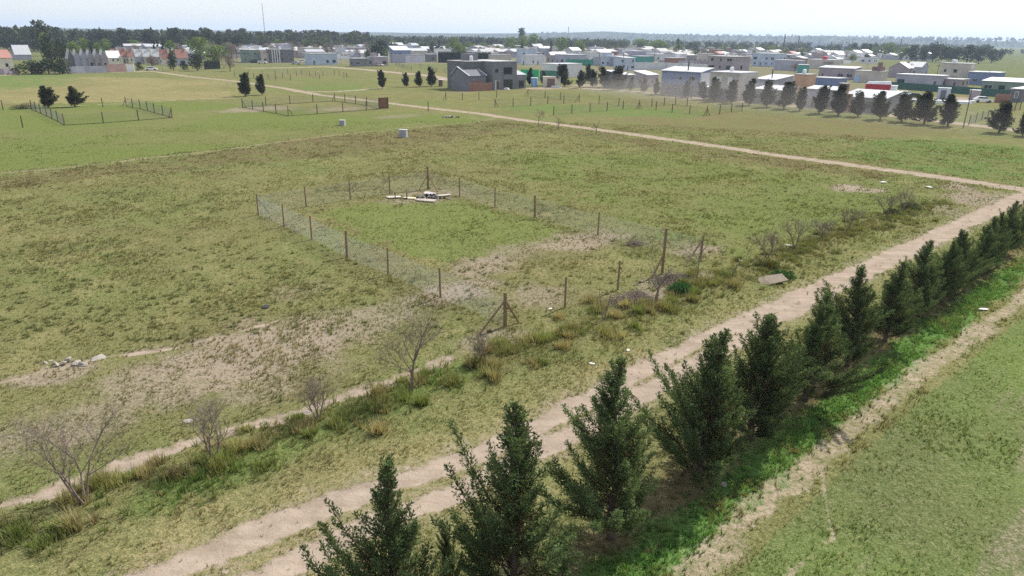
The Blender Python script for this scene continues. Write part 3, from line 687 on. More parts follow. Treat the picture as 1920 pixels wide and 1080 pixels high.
# ------------------------------------------------------------------ wire fences
POSTW = plaster('fence_wood', (.235, .165, .10), .9, .35, 7, .1, .5)
POSTD = plaster('dark_fence_wood', (.085, .068, .052), .9, .35, 7, .1, .5)
WIRE = plaster('galvanised_wire', (.62, .66, .62), .5, .08, 3, .5, 0)
def post_mesh(h, r):
    mb = MB(); mb.tube((0, 0, -.15), (0, 0, h * .5), r * 1.05, r, 8).tube((0, 0, h * .5), (0, 0, h), r, r * .93, 8); return mb.mesh('post')
PM = {k: post_mesh(*k) for k in ((1.78, .06), (1.85, .095), (3.0, .085), (2.0, .085), (1.75, .08), (2.15, .11))}
WIRED = plaster('dull_wire', (.30, .33, .28), .6, .08, 3, .3, 0)
def fence(label, posts, spans, braces=(), kind=(1.78, .06), big=(), tall={}, net_h=1.5, mat=POSTD, netting=True, wire_r=.0035, pitch=.10, group='wire fenced plots', name='wire_fence'):
    """posts: pixel feet; spans: chains of post indices carrying netting; braces: (post, pixel foot)"""
    Q = [G(u, v) for u, v in posts]; c = np.mean(Q, 0)
    o = empty(name, (c[0], c[1], 0), 0, label, 'fence', group)
    for i, q in enumerate(Q):
        k = tall.get(i) or ((1.85, .095) if i in big else kind)
        p = link('post', PM[k], mat, o, (q[0] - c[0], q[1] - c[1], gz(*q))); p.rotation_euler = (rnd.gauss(0, .012), rnd.gauss(0, .012), rnd.uniform(0, 6))
    for i, u, v in braces:
        q = Q[i]; f = G(u, v); h = (tall.get(i) or kind)[0]; zt = min(1.55, h * .82) if i not in tall else 1.35
        mb = MB(); mb.tube((f[0] - c[0], f[1] - c[1], gz(*f) - .05), (q[0] - c[0], q[1] - c[1], gz(*q) + zt), .055, .05, 7)
        mb.build('brace', mat, o)
    if netting:
        for ch in spans:
            V = []; F = []
            def rib(a, b, hw):
                # a wire as two crossed slivers
                a = np.array(a); b = np.array(b); d = b - a; d /= np.linalg.norm(d)
                for s_ in (np.cross(d, (0, 0, 1.)), np.cross(d, np.cross(d, (0, 0, 1.)))):
                    n_ = np.linalg.norm(s_)
                    if n_ < 1e-6: continue
                    s_ = s_ / n_ * hw; k = len(V); V.extend([a - s_, a + s_, b + s_, b - s_]); F.append((k, k + 1, k + 2, k + 3))
            for i, j in zip(ch[:-1], ch[1:]):
                a, b = Q[i] - c, Q[j] - c; L = np.linalg.norm(b - a); d = (b - a) / L; za, zb = gz(*Q[i]), gz(*Q[j])
                def pt(s_, z): return (a[0] + d[0] * s_, a[1] + d[1] * s_, za + (zb - za) * s_ / L + .04 + z)
                n = int((L + net_h) / pitch)
                for k in range(n):
                    s0 = k * pitch - net_h
                    for sg in (0, 1):
                        x0, z0, x1, z1 = s0, 0., s0 + net_h, net_h
                        if x0 < 0: z0 = -x0; x0 = 0.
                        if x1 > L: z1 = net_h - (x1 - L); x1 = L
                        if x1 - x0 < .02: continue
                        if sg: x0, x1 = L - x0, L - x1
                        rib(pt(x0, z0), pt(x1, z1), wire_r)
                for z in (0.02, net_h * .5, net_h): rib(pt(0, z), pt(L, z), wire_r * 1.6)
                if pitch == .22: MB().tube(pt(0, .02), pt(L, .02), .038, .038, 5).build('weed_shade_line', POSTD, o)  # dark tube added for the line of weeds and netting shadow at the foot
            me = bpy.data.meshes.new('wire_netting'); me.from_pydata([tuple(map(float, v)) for v in V], [], F); me.update()
            link('wire_netting', me, WIRE if mat is POSTW else WIRED, o)
    return o
# the plot in the middle of the field
fence('wire mesh fence with wooden posts round the empty plot in mid field',
      [(485, 404), (533, 425), (585, 449), (651, 481), (728, 515), (826, 559), (947, 613), (1059, 577), (1158, 545), (1241, 516), (1313, 491), (1121, 440), (1003, 406), (928, 387), (862, 367), (803, 354), (731, 363), (657, 375), (574, 388)],
      [(0, 1, 2, 3, 4, 5, 6), (10, 11, 12, 13, 14, 15), (15, 16, 17, 18, 0)],
      [(0, 506, 400), (6, 897, 627), (6, 974, 605), (9, 1224, 519), (10, 1281, 504), (15, 783, 359), (15, 822, 360)],
      big=(6, 15, 3, 12), tall={9: (3.0, .085), 15: (2.15, .11)}, mat=POSTW, pitch=.075, wire_r=.0019)
fence('wire mesh fence round the small green plot with two shaggy cypresses behind it',
      [(60, 206), (68, 209), (77, 213), (88, 218), (98, 223), (109, 228), (121, 235), (194, 231), (260, 226), (323, 221), (306, 216), (290, 212), (277, 208), (263, 204), (249, 202), (237, 199), (193, 201)],
      [(0, 1, 2, 3, 4, 5, 6), (6, 7, 8, 9), (9, 10, 11, 12, 13, 14, 15)], [(9, 316, 221), (15, 230, 199)], kind=(1.75, .08), big=(6, 9, 15), wire_r=.005, pitch=.22)
fence('wire mesh fence round the green plot that ends at the rusty brown gate',
      [(455, 202), (474, 205), (494, 209), (518, 213), (541, 218), (595, 214), (643, 210), (687, 207), (499, 198), (544, 195), (587, 192), (628, 190), (647, 192), (667, 195), (688, 198), (711, 205)],
      [(0, 1, 2, 3, 4), (4, 5, 6, 7, 15), (0, 8, 9, 10, 11), (11, 12, 13, 14, 15)], [(0, 462, 201), (4, 550, 217), (11, 622, 190)], kind=(1.75, .08), big=(4, 11), wire_r=.005, pitch=.22)
fence('post and wire fence round the plot in front of the big grey house',
      [(836, 188), (867, 188), (898, 187), (931, 184), (990, 181), (1022, 184), (1051, 187), (1086, 191), (1057, 194), (1027, 195), (995, 198), (962, 200), (928, 201)],
      [(4, 5, 6, 7), (7, 8, 9, 10, 11, 12)], [(0, 830, 189), (4, 983, 181), (7, 1079, 190), (12, 934, 201)], kind=(1.75, .08), big=(4, 7), wire_r=.005, pitch=.3)
fence('post and wire fence along the green strip past the dirt road',
      [(1038, 216), (1072, 213), (1106, 210), (1138, 208), (1168, 205), (1198, 204), (1230, 206), (1260, 211), (1293, 214), (1325, 217), (1349, 214), (1371, 211), (1391, 208)],
      [(0, 1, 2, 3, 4, 5), (5, 6, 7, 8, 9), (9, 10, 11, 12)], [(5, 1193, 204), (5, 1203, 204), (9, 1319, 217), (9, 1331, 217)], kind=(1.75, .08), big=(5, 9), wire_r=.005, pitch=.3)
fence('thin row of fence posts just in front of the dusty cypresses',
      [(1123, 194), (1160, 199), (1222, 200), (1245, 198), (1266, 197), (1288, 199)], [(0, 1, 2), (2, 3, 4, 5)], (), kind=(1.75, .08), wire_r=.005, pitch=.3)
fence('scattered fence posts across the far meadow before the long blue house',
      [(440, 143), (466, 141), (476, 147), (503, 149), (517, 151), (545, 150), (492, 142), (516, 141), (540, 140), (556, 143), (565, 139), (581, 143), (592, 143), (606, 143), (627, 141), (636, 142), (645, 145), (650, 146), (599, 148), (530, 146)],
      [(0, 2, 3, 4, 5), (6, 7, 8, 10, 12, 14)], [(4, 521, 151), (17, 655, 146)], kind=(1.75, .08), wire_r=.005, pitch=.4)
fence('far row of fence posts on the meadow beside the dark hedge',
      [(742, 122), (757, 128), (772, 132), (788, 127), (804, 129), (819, 136), (834, 136), (848, 134), (860, 128)], [(0, 1, 2), (3, 4, 5, 6, 7)], (), kind=(1.75, .08), wire_r=.005, pitch=.4)
fence('long low fence of dark posts across the meadow by the white pickup',
      [(1816, 234), (1829, 229), (1840, 226), (1851, 223), (1862, 220), (1872, 217), (1882, 214), (1891, 211), (1902, 208), (1912, 206)], [tuple(range(10))], (), kind=(1.75, .08), wire_r=.005, pitch=.3)
for u, v, lb in ((43, 239, 'single fence post standing alone in the green field'), (6, 206, 'single fence post at the picture edge beside a dark shrub'), (803, 208, 'lone short stake near the small rubble heap')):
    q = G(u, v); o = empty('fence_post', (*q, gz(*q)), 0, lb, 'post'); link('post', PM[(1.75, .08)], POSTD, o)
# rusty sheet gate on the corner of the green plot
RUST = corrugated('rusty_sheet', (.20, .095, .055), 0, .85, 22, .35)
a, b = G(711, 205), G(728, 204); L = float(np.linalg.norm(b - a)); o = empty('sheet_gate', (*a, 0), math.atan2(b[1] - a[1], b[0] - a[0]), 'rusty brown sheet metal gate at the corner of a green plot', 'gate')
MB().box(.1, L - .1, -.02, .02, .08, 2.2).build('panel', RUST, o)
for x in (0, L): link('post', PM[(2.0, .085)], POSTD, o, (x, 0, .25))
MB().box(.05, L - .05, -.05, -.021, 2.05, 2.13).box(.05, L - .05, -.05, -.021, .3, .38).build('rail', POSTD, o)

# ------------------------------------------------------------------ small things in the field
CONC = plaster('concrete', (.36, .36, .37), .9, .15, 2, .2, .3)
def pillar(u, v, wpx, hpx, lb):
    q = G(u, v); dist = math.hypot(*q); wd = wpx * dist / FPX; h = hpx * dist / FPX
    o = empty('utility_pillar', (*q, gz(*q)), math.radians(-12), lb, 'utility box', 'utility pillars')
    MB().box(-wd / 2, wd / 2, 0, wd * .55, -.1, h).build('body', CONC, o)
    MB().box(-wd / 2 - .05, wd / 2 + .05, -.05, wd * .55 + .05, h, h + .07).build('cap', plaster('pale_concrete', (.5, .5, .5)), o)
    MB().box(-wd * .28, wd * .28, -.03, -.002, h * .35, h * .85).build('meter_door', plaster('grey_paint', (.28, .30, .33), .5), o)
pillar(755, 258, 14, 13, 'grey concrete utility box on the edge of the mown grass')
pillar(641, 236, 10, 9, 'smaller grey utility box near the green fenced plot')
BOARD = plaster('pale_board', (.50, .46, .38), .7, .15, 2.5, .3, .1); YEL = plaster('yellow_board', (.62, .55, .35), .7, .18, 2.5)
def slab(nm, lb, cat, u, v, lx, ly, th, rz, m, tilt=(0, 0), z=0., group=None):
    q = G(u, v); o = empty(nm, (*q, gz(*q) + z), rz, lb, cat, group); o.rotation_euler = (tilt[0], tilt[1], rz)
    g = random.Random(int(u * 7 + v)); n = 9; ring = []
    for i in range(n):
        t = 2 * math.pi * i / n; c, s_ = math.cos(t), math.sin(t); k = 1 / max(abs(c), abs(s_)); ring.append((c * k * lx / 2 * g.uniform(.88, 1.05), s_ * k * ly / 2 * g.uniform(.88, 1.05)))
    mb = MB(); mb.prism([(x, y, 0) for x, y in ring] + [(x, y, th) for x, y in ring], n); mb.build('sheet', m, o); return o
slab('board', 'pale board lying flat at the end of the scrap heap', 'board', 738, 371, 1.3, .7, .05, .2, BOARD, z=.05, group='dumped boards')
slab('board', 'yellowish board lying beside the overturned wooden frame', 'board', 768, 372, 1.2, .6, .05, -.1, YEL, z=.05, group='dumped boards')
slab('board', 'white sheet leaning over the black scrap in the fenced plot', 'board', 806, 366, 1.1, 1.1, .05, .1, plaster('white_sheet', (.42, .38, .37), .6, .1, 3), (.10, .16), .12, 'dumped boards')
slab('board', 'long white board sticking out past the scrap heap', 'board', 832, 367, 1.3, .5, .05, .55, BOARD, z=.08, group='dumped boards')
slab('pallet', 'flat pale slab under the black scrap in the fenced plot', 'slab', 797, 376, 1.9, .9, .1, -.25, plaster('pallet_wood', (.40, .34, .30), .9, .3, 4), z=.02)
slab('dumped_panel', 'dumped brown board lying in the grass beside the track', 'board', 1446, 531, 1.7, 1.1, .06, .1, plaster('brown_board', (.22, .175, .135), .85, .25, 3), (.12, -.2), .12)
BLACKM = plaster('black_scrap', (.03, .03, .035), .6, .4, 6); PALEM = plaster('pale_rubble', (.31, .275, .24), .9, .2, 5)
def chunk_mesh(seed, k=9):
    g = np.random.default_rng(seed); import bmesh
    bm = bmesh.new(); bmesh.ops.create_icosphere(bm, subdivisions=1, radius=1)
    for v in bm.verts: v.co *= g.uniform(.72, 1.15); v.co.z *= .68
    me = bpy.data.meshes.new('chunk'); bm.to_mesh(me); bm.free(); return me
CH = [chunk_mesh(i) for i in range(6)]; CHB = [chunk_mesh(20 + i) for i in range(4)]
def heap(nm, lb, u, v, rx, ry, n, s0, s1, mats, piece='piece'):
    q = G(u, v); o = empty(nm, (*q, gz(*q)), 0, lb, 'rubble'); g = random.Random(int(u + v))
    for i in range(n):
        m = mats[i % len(mats)]; me = (CH if m is mats[0] else CHB)[i % 4]
        if not me.materials: me.materials.append(m)
        x, y = g.gauss(0, rx * .5), g.gauss(0, ry * .5); s_ = g.uniform(s0, s1)
        c = bpy.data.objects.new(piece, me); COL.objects.link(c); c.parent = o; c.location = (x, y, max(.0, s_ * .12 + g.random() * .25 * (1 - min(1, abs(x) / rx)))); c.scale = (s_ * g.uniform(.8, 1.6), s_, s_ * g.uniform(.5, 1)); c.rotation_euler = (g.random(), g.random(), g.random() * 6)
        c.material_slots[0].link = 'OBJECT'; c.material_slots[0].material = m
heap('scrap_heap', 'heap of black and pale scrap at the back of the fenced plot', 803, 372, 1.3, .8, 42, .08, .26, [BLACKM, PALEM, BLACKM])
heap('rubble_heap', 'small heap of pale rubble on the mown grass', 843, 221, 1.6, .8, 14, .12, .32, [PALEM, BLACKM])
heap('stone_heap', 'scatter of pale stones where the thin bare furrow ends', 122, 683, 1.1, .5, 18, .07, .2, [PALEM, plaster('pale_stone', (.37, .33, .285), .9, .2, 5)], 'stone')
# a low wooden frame tipped over beside the boards
q = G(752, 373); o = empty('wooden_frame', (*q, gz(*q)), -.15, 'low dark wooden frame tipped over between pale boards', 'frame')
for x in (-.55, .55): MB().tube((x, 0, -.05), (x, 0, .62), .05, .045, 7).build('leg', POSTD, o)
MB().tube((-.55, 0, .08), (.55, 0, .1), .045, .045, 7).build('rail', POSTD, o)
for u, v, s_, lb in ((184, 672, .34, 'large flat pale stone at the end of the furrow'), (575, 773, .26, 'flat grey stone beside the small leafless shrub'), (352, 790, .18, 'pale stone near the dense leafless shrub'), (1312, 852, .13, 'pale stone at the edge of the shade under the cypresses'),
                 (1358, 905, .14, 'whitish rock between the cypresses and the green weeds'), (498, 575, .24, 'dark clod of earth standing alone in the grass')):
    q = G(u, v); o = link('stone', CH[int(u) % 6].copy(), None, None, (*q, gz(*q) + s_ * .05), u); o.scale = (s_ * 1.3, s_, s_ * .7); o.data.materials.clear(); o.data.materials.append(BLACKM if 'clod' in lb else PALEM); tag(o, lb, 'stone')
LIT = plaster('white_litter', (.62, .61, .59), .6, .05, 4)
for k, (u, v, s_, lb) in enumerate(((1843, 583, .22, 'crumpled white bag on the green weeds beyond the cypresses'), (1177, 658, .12, 'scrap of white paper by the track verge'), (1110, 683, .12, 'torn white litter in the dry grass by the track'),
                                   (1032, 580, .13, 'white scrap beside the front fence of the plot'), (1742, 352, .35, 'white bag near the bend of the dirt road'), (1655, 342, .35, 'pale plastic sack at the end of the bare patch'),
                                   (1388, 491, .22, 'white litter caught in the verge behind the leaning sapling'), (1478, 463, .22, 'white scrap among the grey bushes'))):
    q = G(u, v); me = chunk_mesh(60 + k); o = link('litter', me, LIT, None, (*q, gz(*q) + s_ * .2), k * 1.3); o.scale = (s_ * 1.4, s_ * .8, s_ * .5); tag(o, lb, 'litter', 'bits of litter')
# heaps of cut branches
def brush(u, v, rx, ry, n, h, lb, seed):
    q = G(u, v); o = empty('brush_heap', (*q, gz(*q)), math.radians(40), lb, 'brush heap', 'heaps of cut branches'); g = random.Random(seed); mb = MB()
    for _ in range(n):
        x, y = g.gauss(0, rx * .45), g.gauss(0, ry * .45); z = max(.03, h * (1 - (x / rx) ** 2 - (y / ry) ** 2) * g.random()); az = g.gauss(0, .8); L = g.uniform(.5, 1.5); d = Vector((math.cos(az), math.sin(az), g.gauss(0, .22))) * L * .5
        c = Vector((x, y, z)); bnd = Vector((g.gauss(0, .08), g.gauss(0, .08), g.gauss(.05, .05))); mb.tube(c - d, c + bnd, .014, .012, 4, False); mb.tube(c + bnd, c + d, .012, .004, 4, False)
    mb.build('branches', TWIG, o)
brush(1185, 566, 1.5, .9, 260, .45, 'heap of cut grey branches by the front fence of the plot', 1)
brush(1262, 528, 1.6, .7, 200, .3, 'low heap of twigs at the foot of the tall gate post', 2)
brush(1190, 458, .8, .5, 70, .25, 'small bundle of dry twigs inside the fenced plot', 3)
# leafy weeds
def weed(u, v, r, h, n, col, lb, seed):
    q = G(u, v); g = np.random.default_rng(seed); o = empty('leafy_weed', (*q, gz(*q)), 0, lb, 'plant', 'leafy weeds')
    d = g.normal(size=(n, 3)); d[:, 2] = np.abs(d[:, 2]); d /= np.linalg.norm(d, axis=1, keepdims=True)
    rr = g.random(n) ** .45; pos = d * rr[:, None] * np.array([r, r * .8, h]); tint = np.tile(np.array(col), (n, 1)) * g.uniform(.6, 1.4, (n, 1))
    link('leaves', frond_mesh('leaves', pos, d + g.normal(0, .5, (n, 3)), g.uniform(.10, .2, n), g.uniform(.025, .045, n), tint, g), leaf_mat('weed_leaf', trans=.3, var=.2), o)
weed(1276, 553, .75, .5, 900, (.045, .12, .045), 'round dark green weed beside the heaps of cut branches', 1)
weed(1466, 522, .8, .4, 800, (.05, .11, .04), 'dark green weed behind the dumped brown board', 2)
weed(1440, 505, .7, .45, 600, (.10, .105, .04), 'olive weed clump above the dumped brown board', 3)
weed(1705, 393, .9, .6, 600, (.055, .075, .045), 'grey green scrub at the foot of the darkest bush', 4)
weed(1672, 402, .7, .5, 500, (.07, .085, .05), 'grey scrub between the last two bushes on the verge', 5)
weed(35, 205, 1.6, .8, 700, (.055, .05, .045), 'dark low shrub beside the single edge post', 6)
weed(52, 203, 1.6, 1.0, 700, (.075, .06, .07), 'purplish shrub at the corner of the green fenced plot', 7)

# ------------------------------------------------------------------ the town
W = {}
for nm, c in dict(grey=(.185, .185, .21), darkgrey=(.15, .15, .165), lilac=(.36, .36, .43), blue=(.17, .22, .36), paleblue=(.42, .48, .60), white=(.78, .78, .79), cream=(.66, .60, .50), beige=(.48, .44, .40), tan=(.50, .33, .23), brown=(.21, .14, .125), mauve=(.33, .29, .32),
                 teal=(.08, .30, .27), green=(.20, .26, .22), pale=(.60, .60, .63)).items(): W[nm] = plaster('wall_' + nm, c, .85, .22, .45, .2, .1)
W['brick'] = brick('wall_brick', (.25, .105, .075), (.31, .14, .10), (.34, .28, .25))
RF = {'white': corrugated('roof_white_sheet', (.60, .60, .62), 0, .4), 'grey': corrugated('roof_grey_sheet', (.42, .43, .46), .0, .5), 'dark': corrugated('roof_dark_sheet', (.10, .105, .125), 0, .6), 'red': corrugated('roof_red_tile', (.36, .165, .135), 0, .75, 16), 'conc': plaster('roof_concrete', (.45, .44, .43), .9, .15, .5)}
FRM = plaster('window_frame', (.5, .5, .52), .5, .05); FRMD = plaster('dark_window_frame', (.05, .05, .055), .5, .05); DOORM = plaster('door_paint', (.10, .075, .06), .6, .15, 3); BLIND = plaster('white_blind', (.72, .72, .74), .6, .06, 3)
ANG = math.radians(43)
class House:
    def __init__(s, name, label, uc, vb, ul, ur, vt=None, h=None, cat='house', group='houses of the town', maxl=14.):
        s.c = G(uc, vb); s.X = s.solve(E1, ur, maxl, True); s.Y = s.solve(E2, ul, maxl, False)
        s.h = h if h else max(2.4, height_at(s.c, vt)); s.o = empty(name, (s.c[0], s.c[1], 0), ANG, label, cat, group)
        s.k = math.hypot(*s.c)
    def solve(s, d, u, mx, right):
        lo, hi = .5, mx
        for _ in range(30):
            m = (lo + hi) / 2; q = s.c + d * m; uu = P(q[0], q[1])[0]
            if (uu < u) == right: lo = m
            else: hi = m
        return lo
    def box(s, nm, x0, x1, y0, y1, z0, z1, m, parent=None): return MB().box(x0, x1, y0, y1, z0, z1).build(nm, m, parent or s.o)
    def body(s, m, h=None, z0=-.3): s.h = h or s.h; s.wall = s.box('wall', 0, s.X, 0, s.Y, z0, s.h, m); return s
    def flat(s, m, z=None, over=.12, th=.22, par=.0, x0=0, x1=None, y0=0, y1=None, nm='roof'):
        z = z or s.h; x1 = s.X if x1 is None else x1; y1 = s.Y if y1 is None else y1
        return s.box(nm, x0 - over, x1 + over, y0 - over, y1 + over, z + .002, z + th, m)
    def shed(s, m, rise=1., to='Y', x0=0, x1=None, y0=0, y1=None, z=None, over=.25, wallm=None):
        """single slope, low at the near side; to = axis along which it rises"""
        z = z or s.h; x1 = s.X if x1 is None else x1; y1 = s.Y if y1 is None else y1
        a, b, c, d = x0 - over, x1 + over, y0 - over, y1 + over
        def zz(x, y): return z + .01 + (rise * (y - y0) / (y1 - y0) if to == 'Y' else rise * (x - x0) / (x1 - x0))
        pts = [(a, c), (b, c), (b, d), (a, d)]
        mb = MB(); mb.prism([(x, y, zz(x, y)) for x, y in pts] + [(x, y, zz(x, y) + .12) for x, y in pts], 4); mb.build('roof', m, s.o)
        w_ = MB(); pin = [(x0 + .01, y0 + .01), (x1 - .01, y0 + .01), (x1 - .01, y1 - .01), (x0 + .01, y1 - .01)]
        w_.prism([(x, y, z - .05) for x, y in pin] + [(x, y, zz(x, y) - .005) for x, y in pin], 4); w_.build('wall', wallm or s.wall.data.materials[0], s.o)
    def gable(s, m, rise, ridge='X', x0=0, x1=None, y0=0, y1=None, z=None, over=.2, wallm=None, trim=None, pk=.5):
        z = z or s.h; x1 = s.X if x1 is None else x1; y1 = s.Y if y1 is None else y1; z += .01
        wm = wallm or s.wall.data.materials[0]
        if ridge == 'X':
            f = lambda a, t, zz: (a, y0 + (y1 - y0) * t, zz); A, B = x0, x1; span = y1 - y0
        else:
            f = lambda a, t, zz: (x0 + (x1 - x0) * t, a, zz); A, B = y0, y1; span = x1 - x0
        MB().prism([f(A + .01, 0, z - .05), f(A + .01, 1, z - .05), f(A + .01, pk, z + rise), f(B - .01, 0, z - .05), f(B - .01, 1, z - .05), f(B - .01, pk, z + rise)], 3).build('gable_wall', wm, s.o)
        e = over / span; th = .1
        for t0, t1, z0_, z1_ in ((-e, pk, z - rise * e / pk, z + rise), (1 + e, pk, z - rise * e / (1 - pk), z + rise)):
            r = MB(); r.prism([f(A - over, t0, z0_ + .02), f(A - over, t1, z1_ + .02), f(B + over, t1, z1_ + .02), f(B + over, t0, z0_ + .02)] + [f(A - over, t0, z0_ + .02 + th), f(A - over, t1, z1_ + .02 + th), f(B + over, t1, z1_ + .02 + th), f(B + over, t0, z0_ + .02 + th)], 4); ro = r.build('roof', m, s.o)
        if trim:
            for q in (A - over - .03, B + over - .25):
                for t0, t1, z0_, z1_ in ((-e, pk, z - rise * e / pk, z + rise), (1 + e, pk, z - rise * e / (1 - pk), z + rise)):
                    r = MB(); r.prism([f(q, t0, z0_ + .1), f(q, t1, z1_ + .1), f(q + .28, t1, z1_ + .1), f(q + .28, t0, z0_ + .1)] + [f(q, t0, z0_ + .25), f(q, t1, z1_ + .25), f(q + .28, t1, z1_ + .25), f(q + .28, t0, z0_ + .25)], 4); r.build('verge_trim', trim, s.o)
    def opening(s, face, a0, a1, z0, z1, nm='window', fm=None, pm=None, off=0.):
        """face L is the wall along the street grid's Y, R the one along X; metres from the near corner"""
        fm = fm or FRM; pm = pm or glass_mat(); fr = .09
        def bx(a, b, c, d, o0, o1): return MB().box(-o1 + off, -o0 + off, a, b, c, d) if face == 'L' else MB().box(a, b, -o1 + off, -o0 + off, c, d)
        w_ = bx(a0, a1, z0, z1, .003, .05).build(nm, fm, s.o)
        bx(a0 + fr, a1 - fr, z0 + fr, z1 - fr, .054, .064).build('pane' if nm == 'window' else 'panel', pm, w_)
        if nm == 'window' and a1 - a0 > 1.3:
            mid = (a0 + a1) / 2; bx(mid - .03, mid + .03, z0 + fr, z1 - fr, .066, .08).build('mullion', fm, w_)
        if nm == 'door':
            (bx(a0 + .12, a0 + .2, z0 + 1., z0 + 1.1, .066, .12)).build('handle', FRM, w_)
    def auto(s, seed=0, floors=None, face='LR', dens=.5):
        g = random.Random(seed); fl = floors or max(1, int(s.h / 2.6))
        for fc in face:
            Ln = s.Y if fc == 'L' else s.X
            n = max(1, min(4, int(Ln / 3.2)))
            for f in range(fl):
                for i in range(n):
                    if g.random() > dens + .25: continue
                    c_ = Ln * (i + .5) / n; wd = min(g.choice([.9, 1.2, 1.6, 2.2]), Ln / n * .8); z = f * 2.7
                    if f == 0 and g.random() < .25: s.opening(fc, c_ - .45, c_ + .45, .05, 2.1, 'door', FRM, DOORM)
                    else: s.opening(fc, c_ - wd / 2, c_ + wd / 2, z + .95, min(z + 2.15, s.h - .2), 'window', g.choice([FRM, FRMD, FRM]))
        return s
    def tank(s, x, y, z, r=.55, h=1.0, m=None):
        m = m or W['pale']; mb = MB(); mb.tube((x, y, z), (x, y, z + h), r, r, 12).tube((x, y, z + h), (x, y, z + h + .2), r, r * .3, 12); mb.build('water_tank', m, s.o)
    def chimney(s, x, y, z0, z1, m, r=.35, black=False):
        if black: MB().tube((x, y, z0), (x, y, z1), .16, .16, 8).tube((x, y, z1), (x, y, z1 + .12), .26, .26, 8).build('flue', FRMD, s.o)
        else: c = s.box('chimney', x - r, x + r, y - r, y + r, z0, z1, m); s.box('chimney_cap', x - r - .08, x + r + .08, y - r - .08, y + r + .08, z1 + .003, z1 + .12, RF['conc'], c)

# --- the big grey house with its brick yard wall
H = House('grey_house', 'big unfinished grey house with gabled wing and brick yard wall', 880, 171, 847, 914, 143, maxl=20)
wingX = H.X * .92
H.wall = H.box('wall', 0, wingX, 0, H.Y, -.3, H.h, W['grey'])
H.gable(RF['dark'], 2.1, 'X', x1=wingX, trim=W['pale'], wallm=W['grey'], pk=.66)
yw = H.solve(E1, 917, 20, True)
H.box('yard_wall', .1, yw, -1.3, -1.05, -.3, 2.05, W['brick']); H.box('yard_wall', -.02, .22, -1.05, -.02, -.3, 2.05, W['brick']); H.box('yard_wall', yw - .25, yw, -1.04, 3.0, -.3, 2.05, W['brick'])
H.box('brick_infill', wingX * .15, wingX * .8, -.03, -.003, .2, 2.6, W['brick'])
m0 = H.solve(E1, 921, 30, True); m1 = H.solve(E1, 966, 40, True); m2 = H.solve(E1, 984, 40, True); d0 = -.6
hm = height_at(H.c + E1 * m0, 116); hw = height_at(H.c + E1 * m2, 140)
H.box('main_block', m0, m1, d0, 12.5, -.3, hm, W['grey']); H.box('main_block', m0 - 5.5, m0 - .005, 3.5, 12.4, -.3, hm - .02, W['darkgrey'])
H.flat(RF['conc'], hm, .08, .16, x0=m0, x1=m1, y0=d0, y1=12.5); H.flat(RF['conc'], hm - .02, .08, .14, x0=m0 - 5.5, x1=m0 - .1, y0=3.5, y1=12.4)
tb = H.box('tank_room', m0 - 2.6, m0 + 1.2, 7, 10, hm + .17, hm + 2.0, W['grey']); H.tank(m0 - 1.9, 6.3, hm + .17, .5, 1.1)
H.box('side_wing', m1 + .003, m2, d0 + .2, 6, -.3, hw, W['grey'])
H.shed(RF['grey'], 1.6, 'Y', m1 + .15, m2, d0 + .2, 6, hw, .15, W['grey'])
mw = m1 - m0
for a, b, z0_, z1_ in ((.10, .22, hm * .62, hm * .75), (.44, .80, hm * .55, hm * .80)): H.opening('R', m0 + mw * a, m0 + mw * b, z0_, z1_, 'window', FRMD, off=d0)
H.opening('R', m0 + mw * .12, m0 + mw * .28, .05, hm * .33, 'door', FRM, DOORM, off=d0); H.opening('R', m0 + mw * .45, m0 + mw * .82, .1, hm * .36, 'window', FRMD, off=d0)
H.opening('R', m1 + (m2 - m1) * .25, m1 + (m2 - m1) * .8, .3, 2.2, 'window', FRMD, off=d0 + .2)
H.box('pillar', m0 + .1, m0 + .35, d0 - 1.1, d0 - .85, -.2, hm * .36, W['pale'])

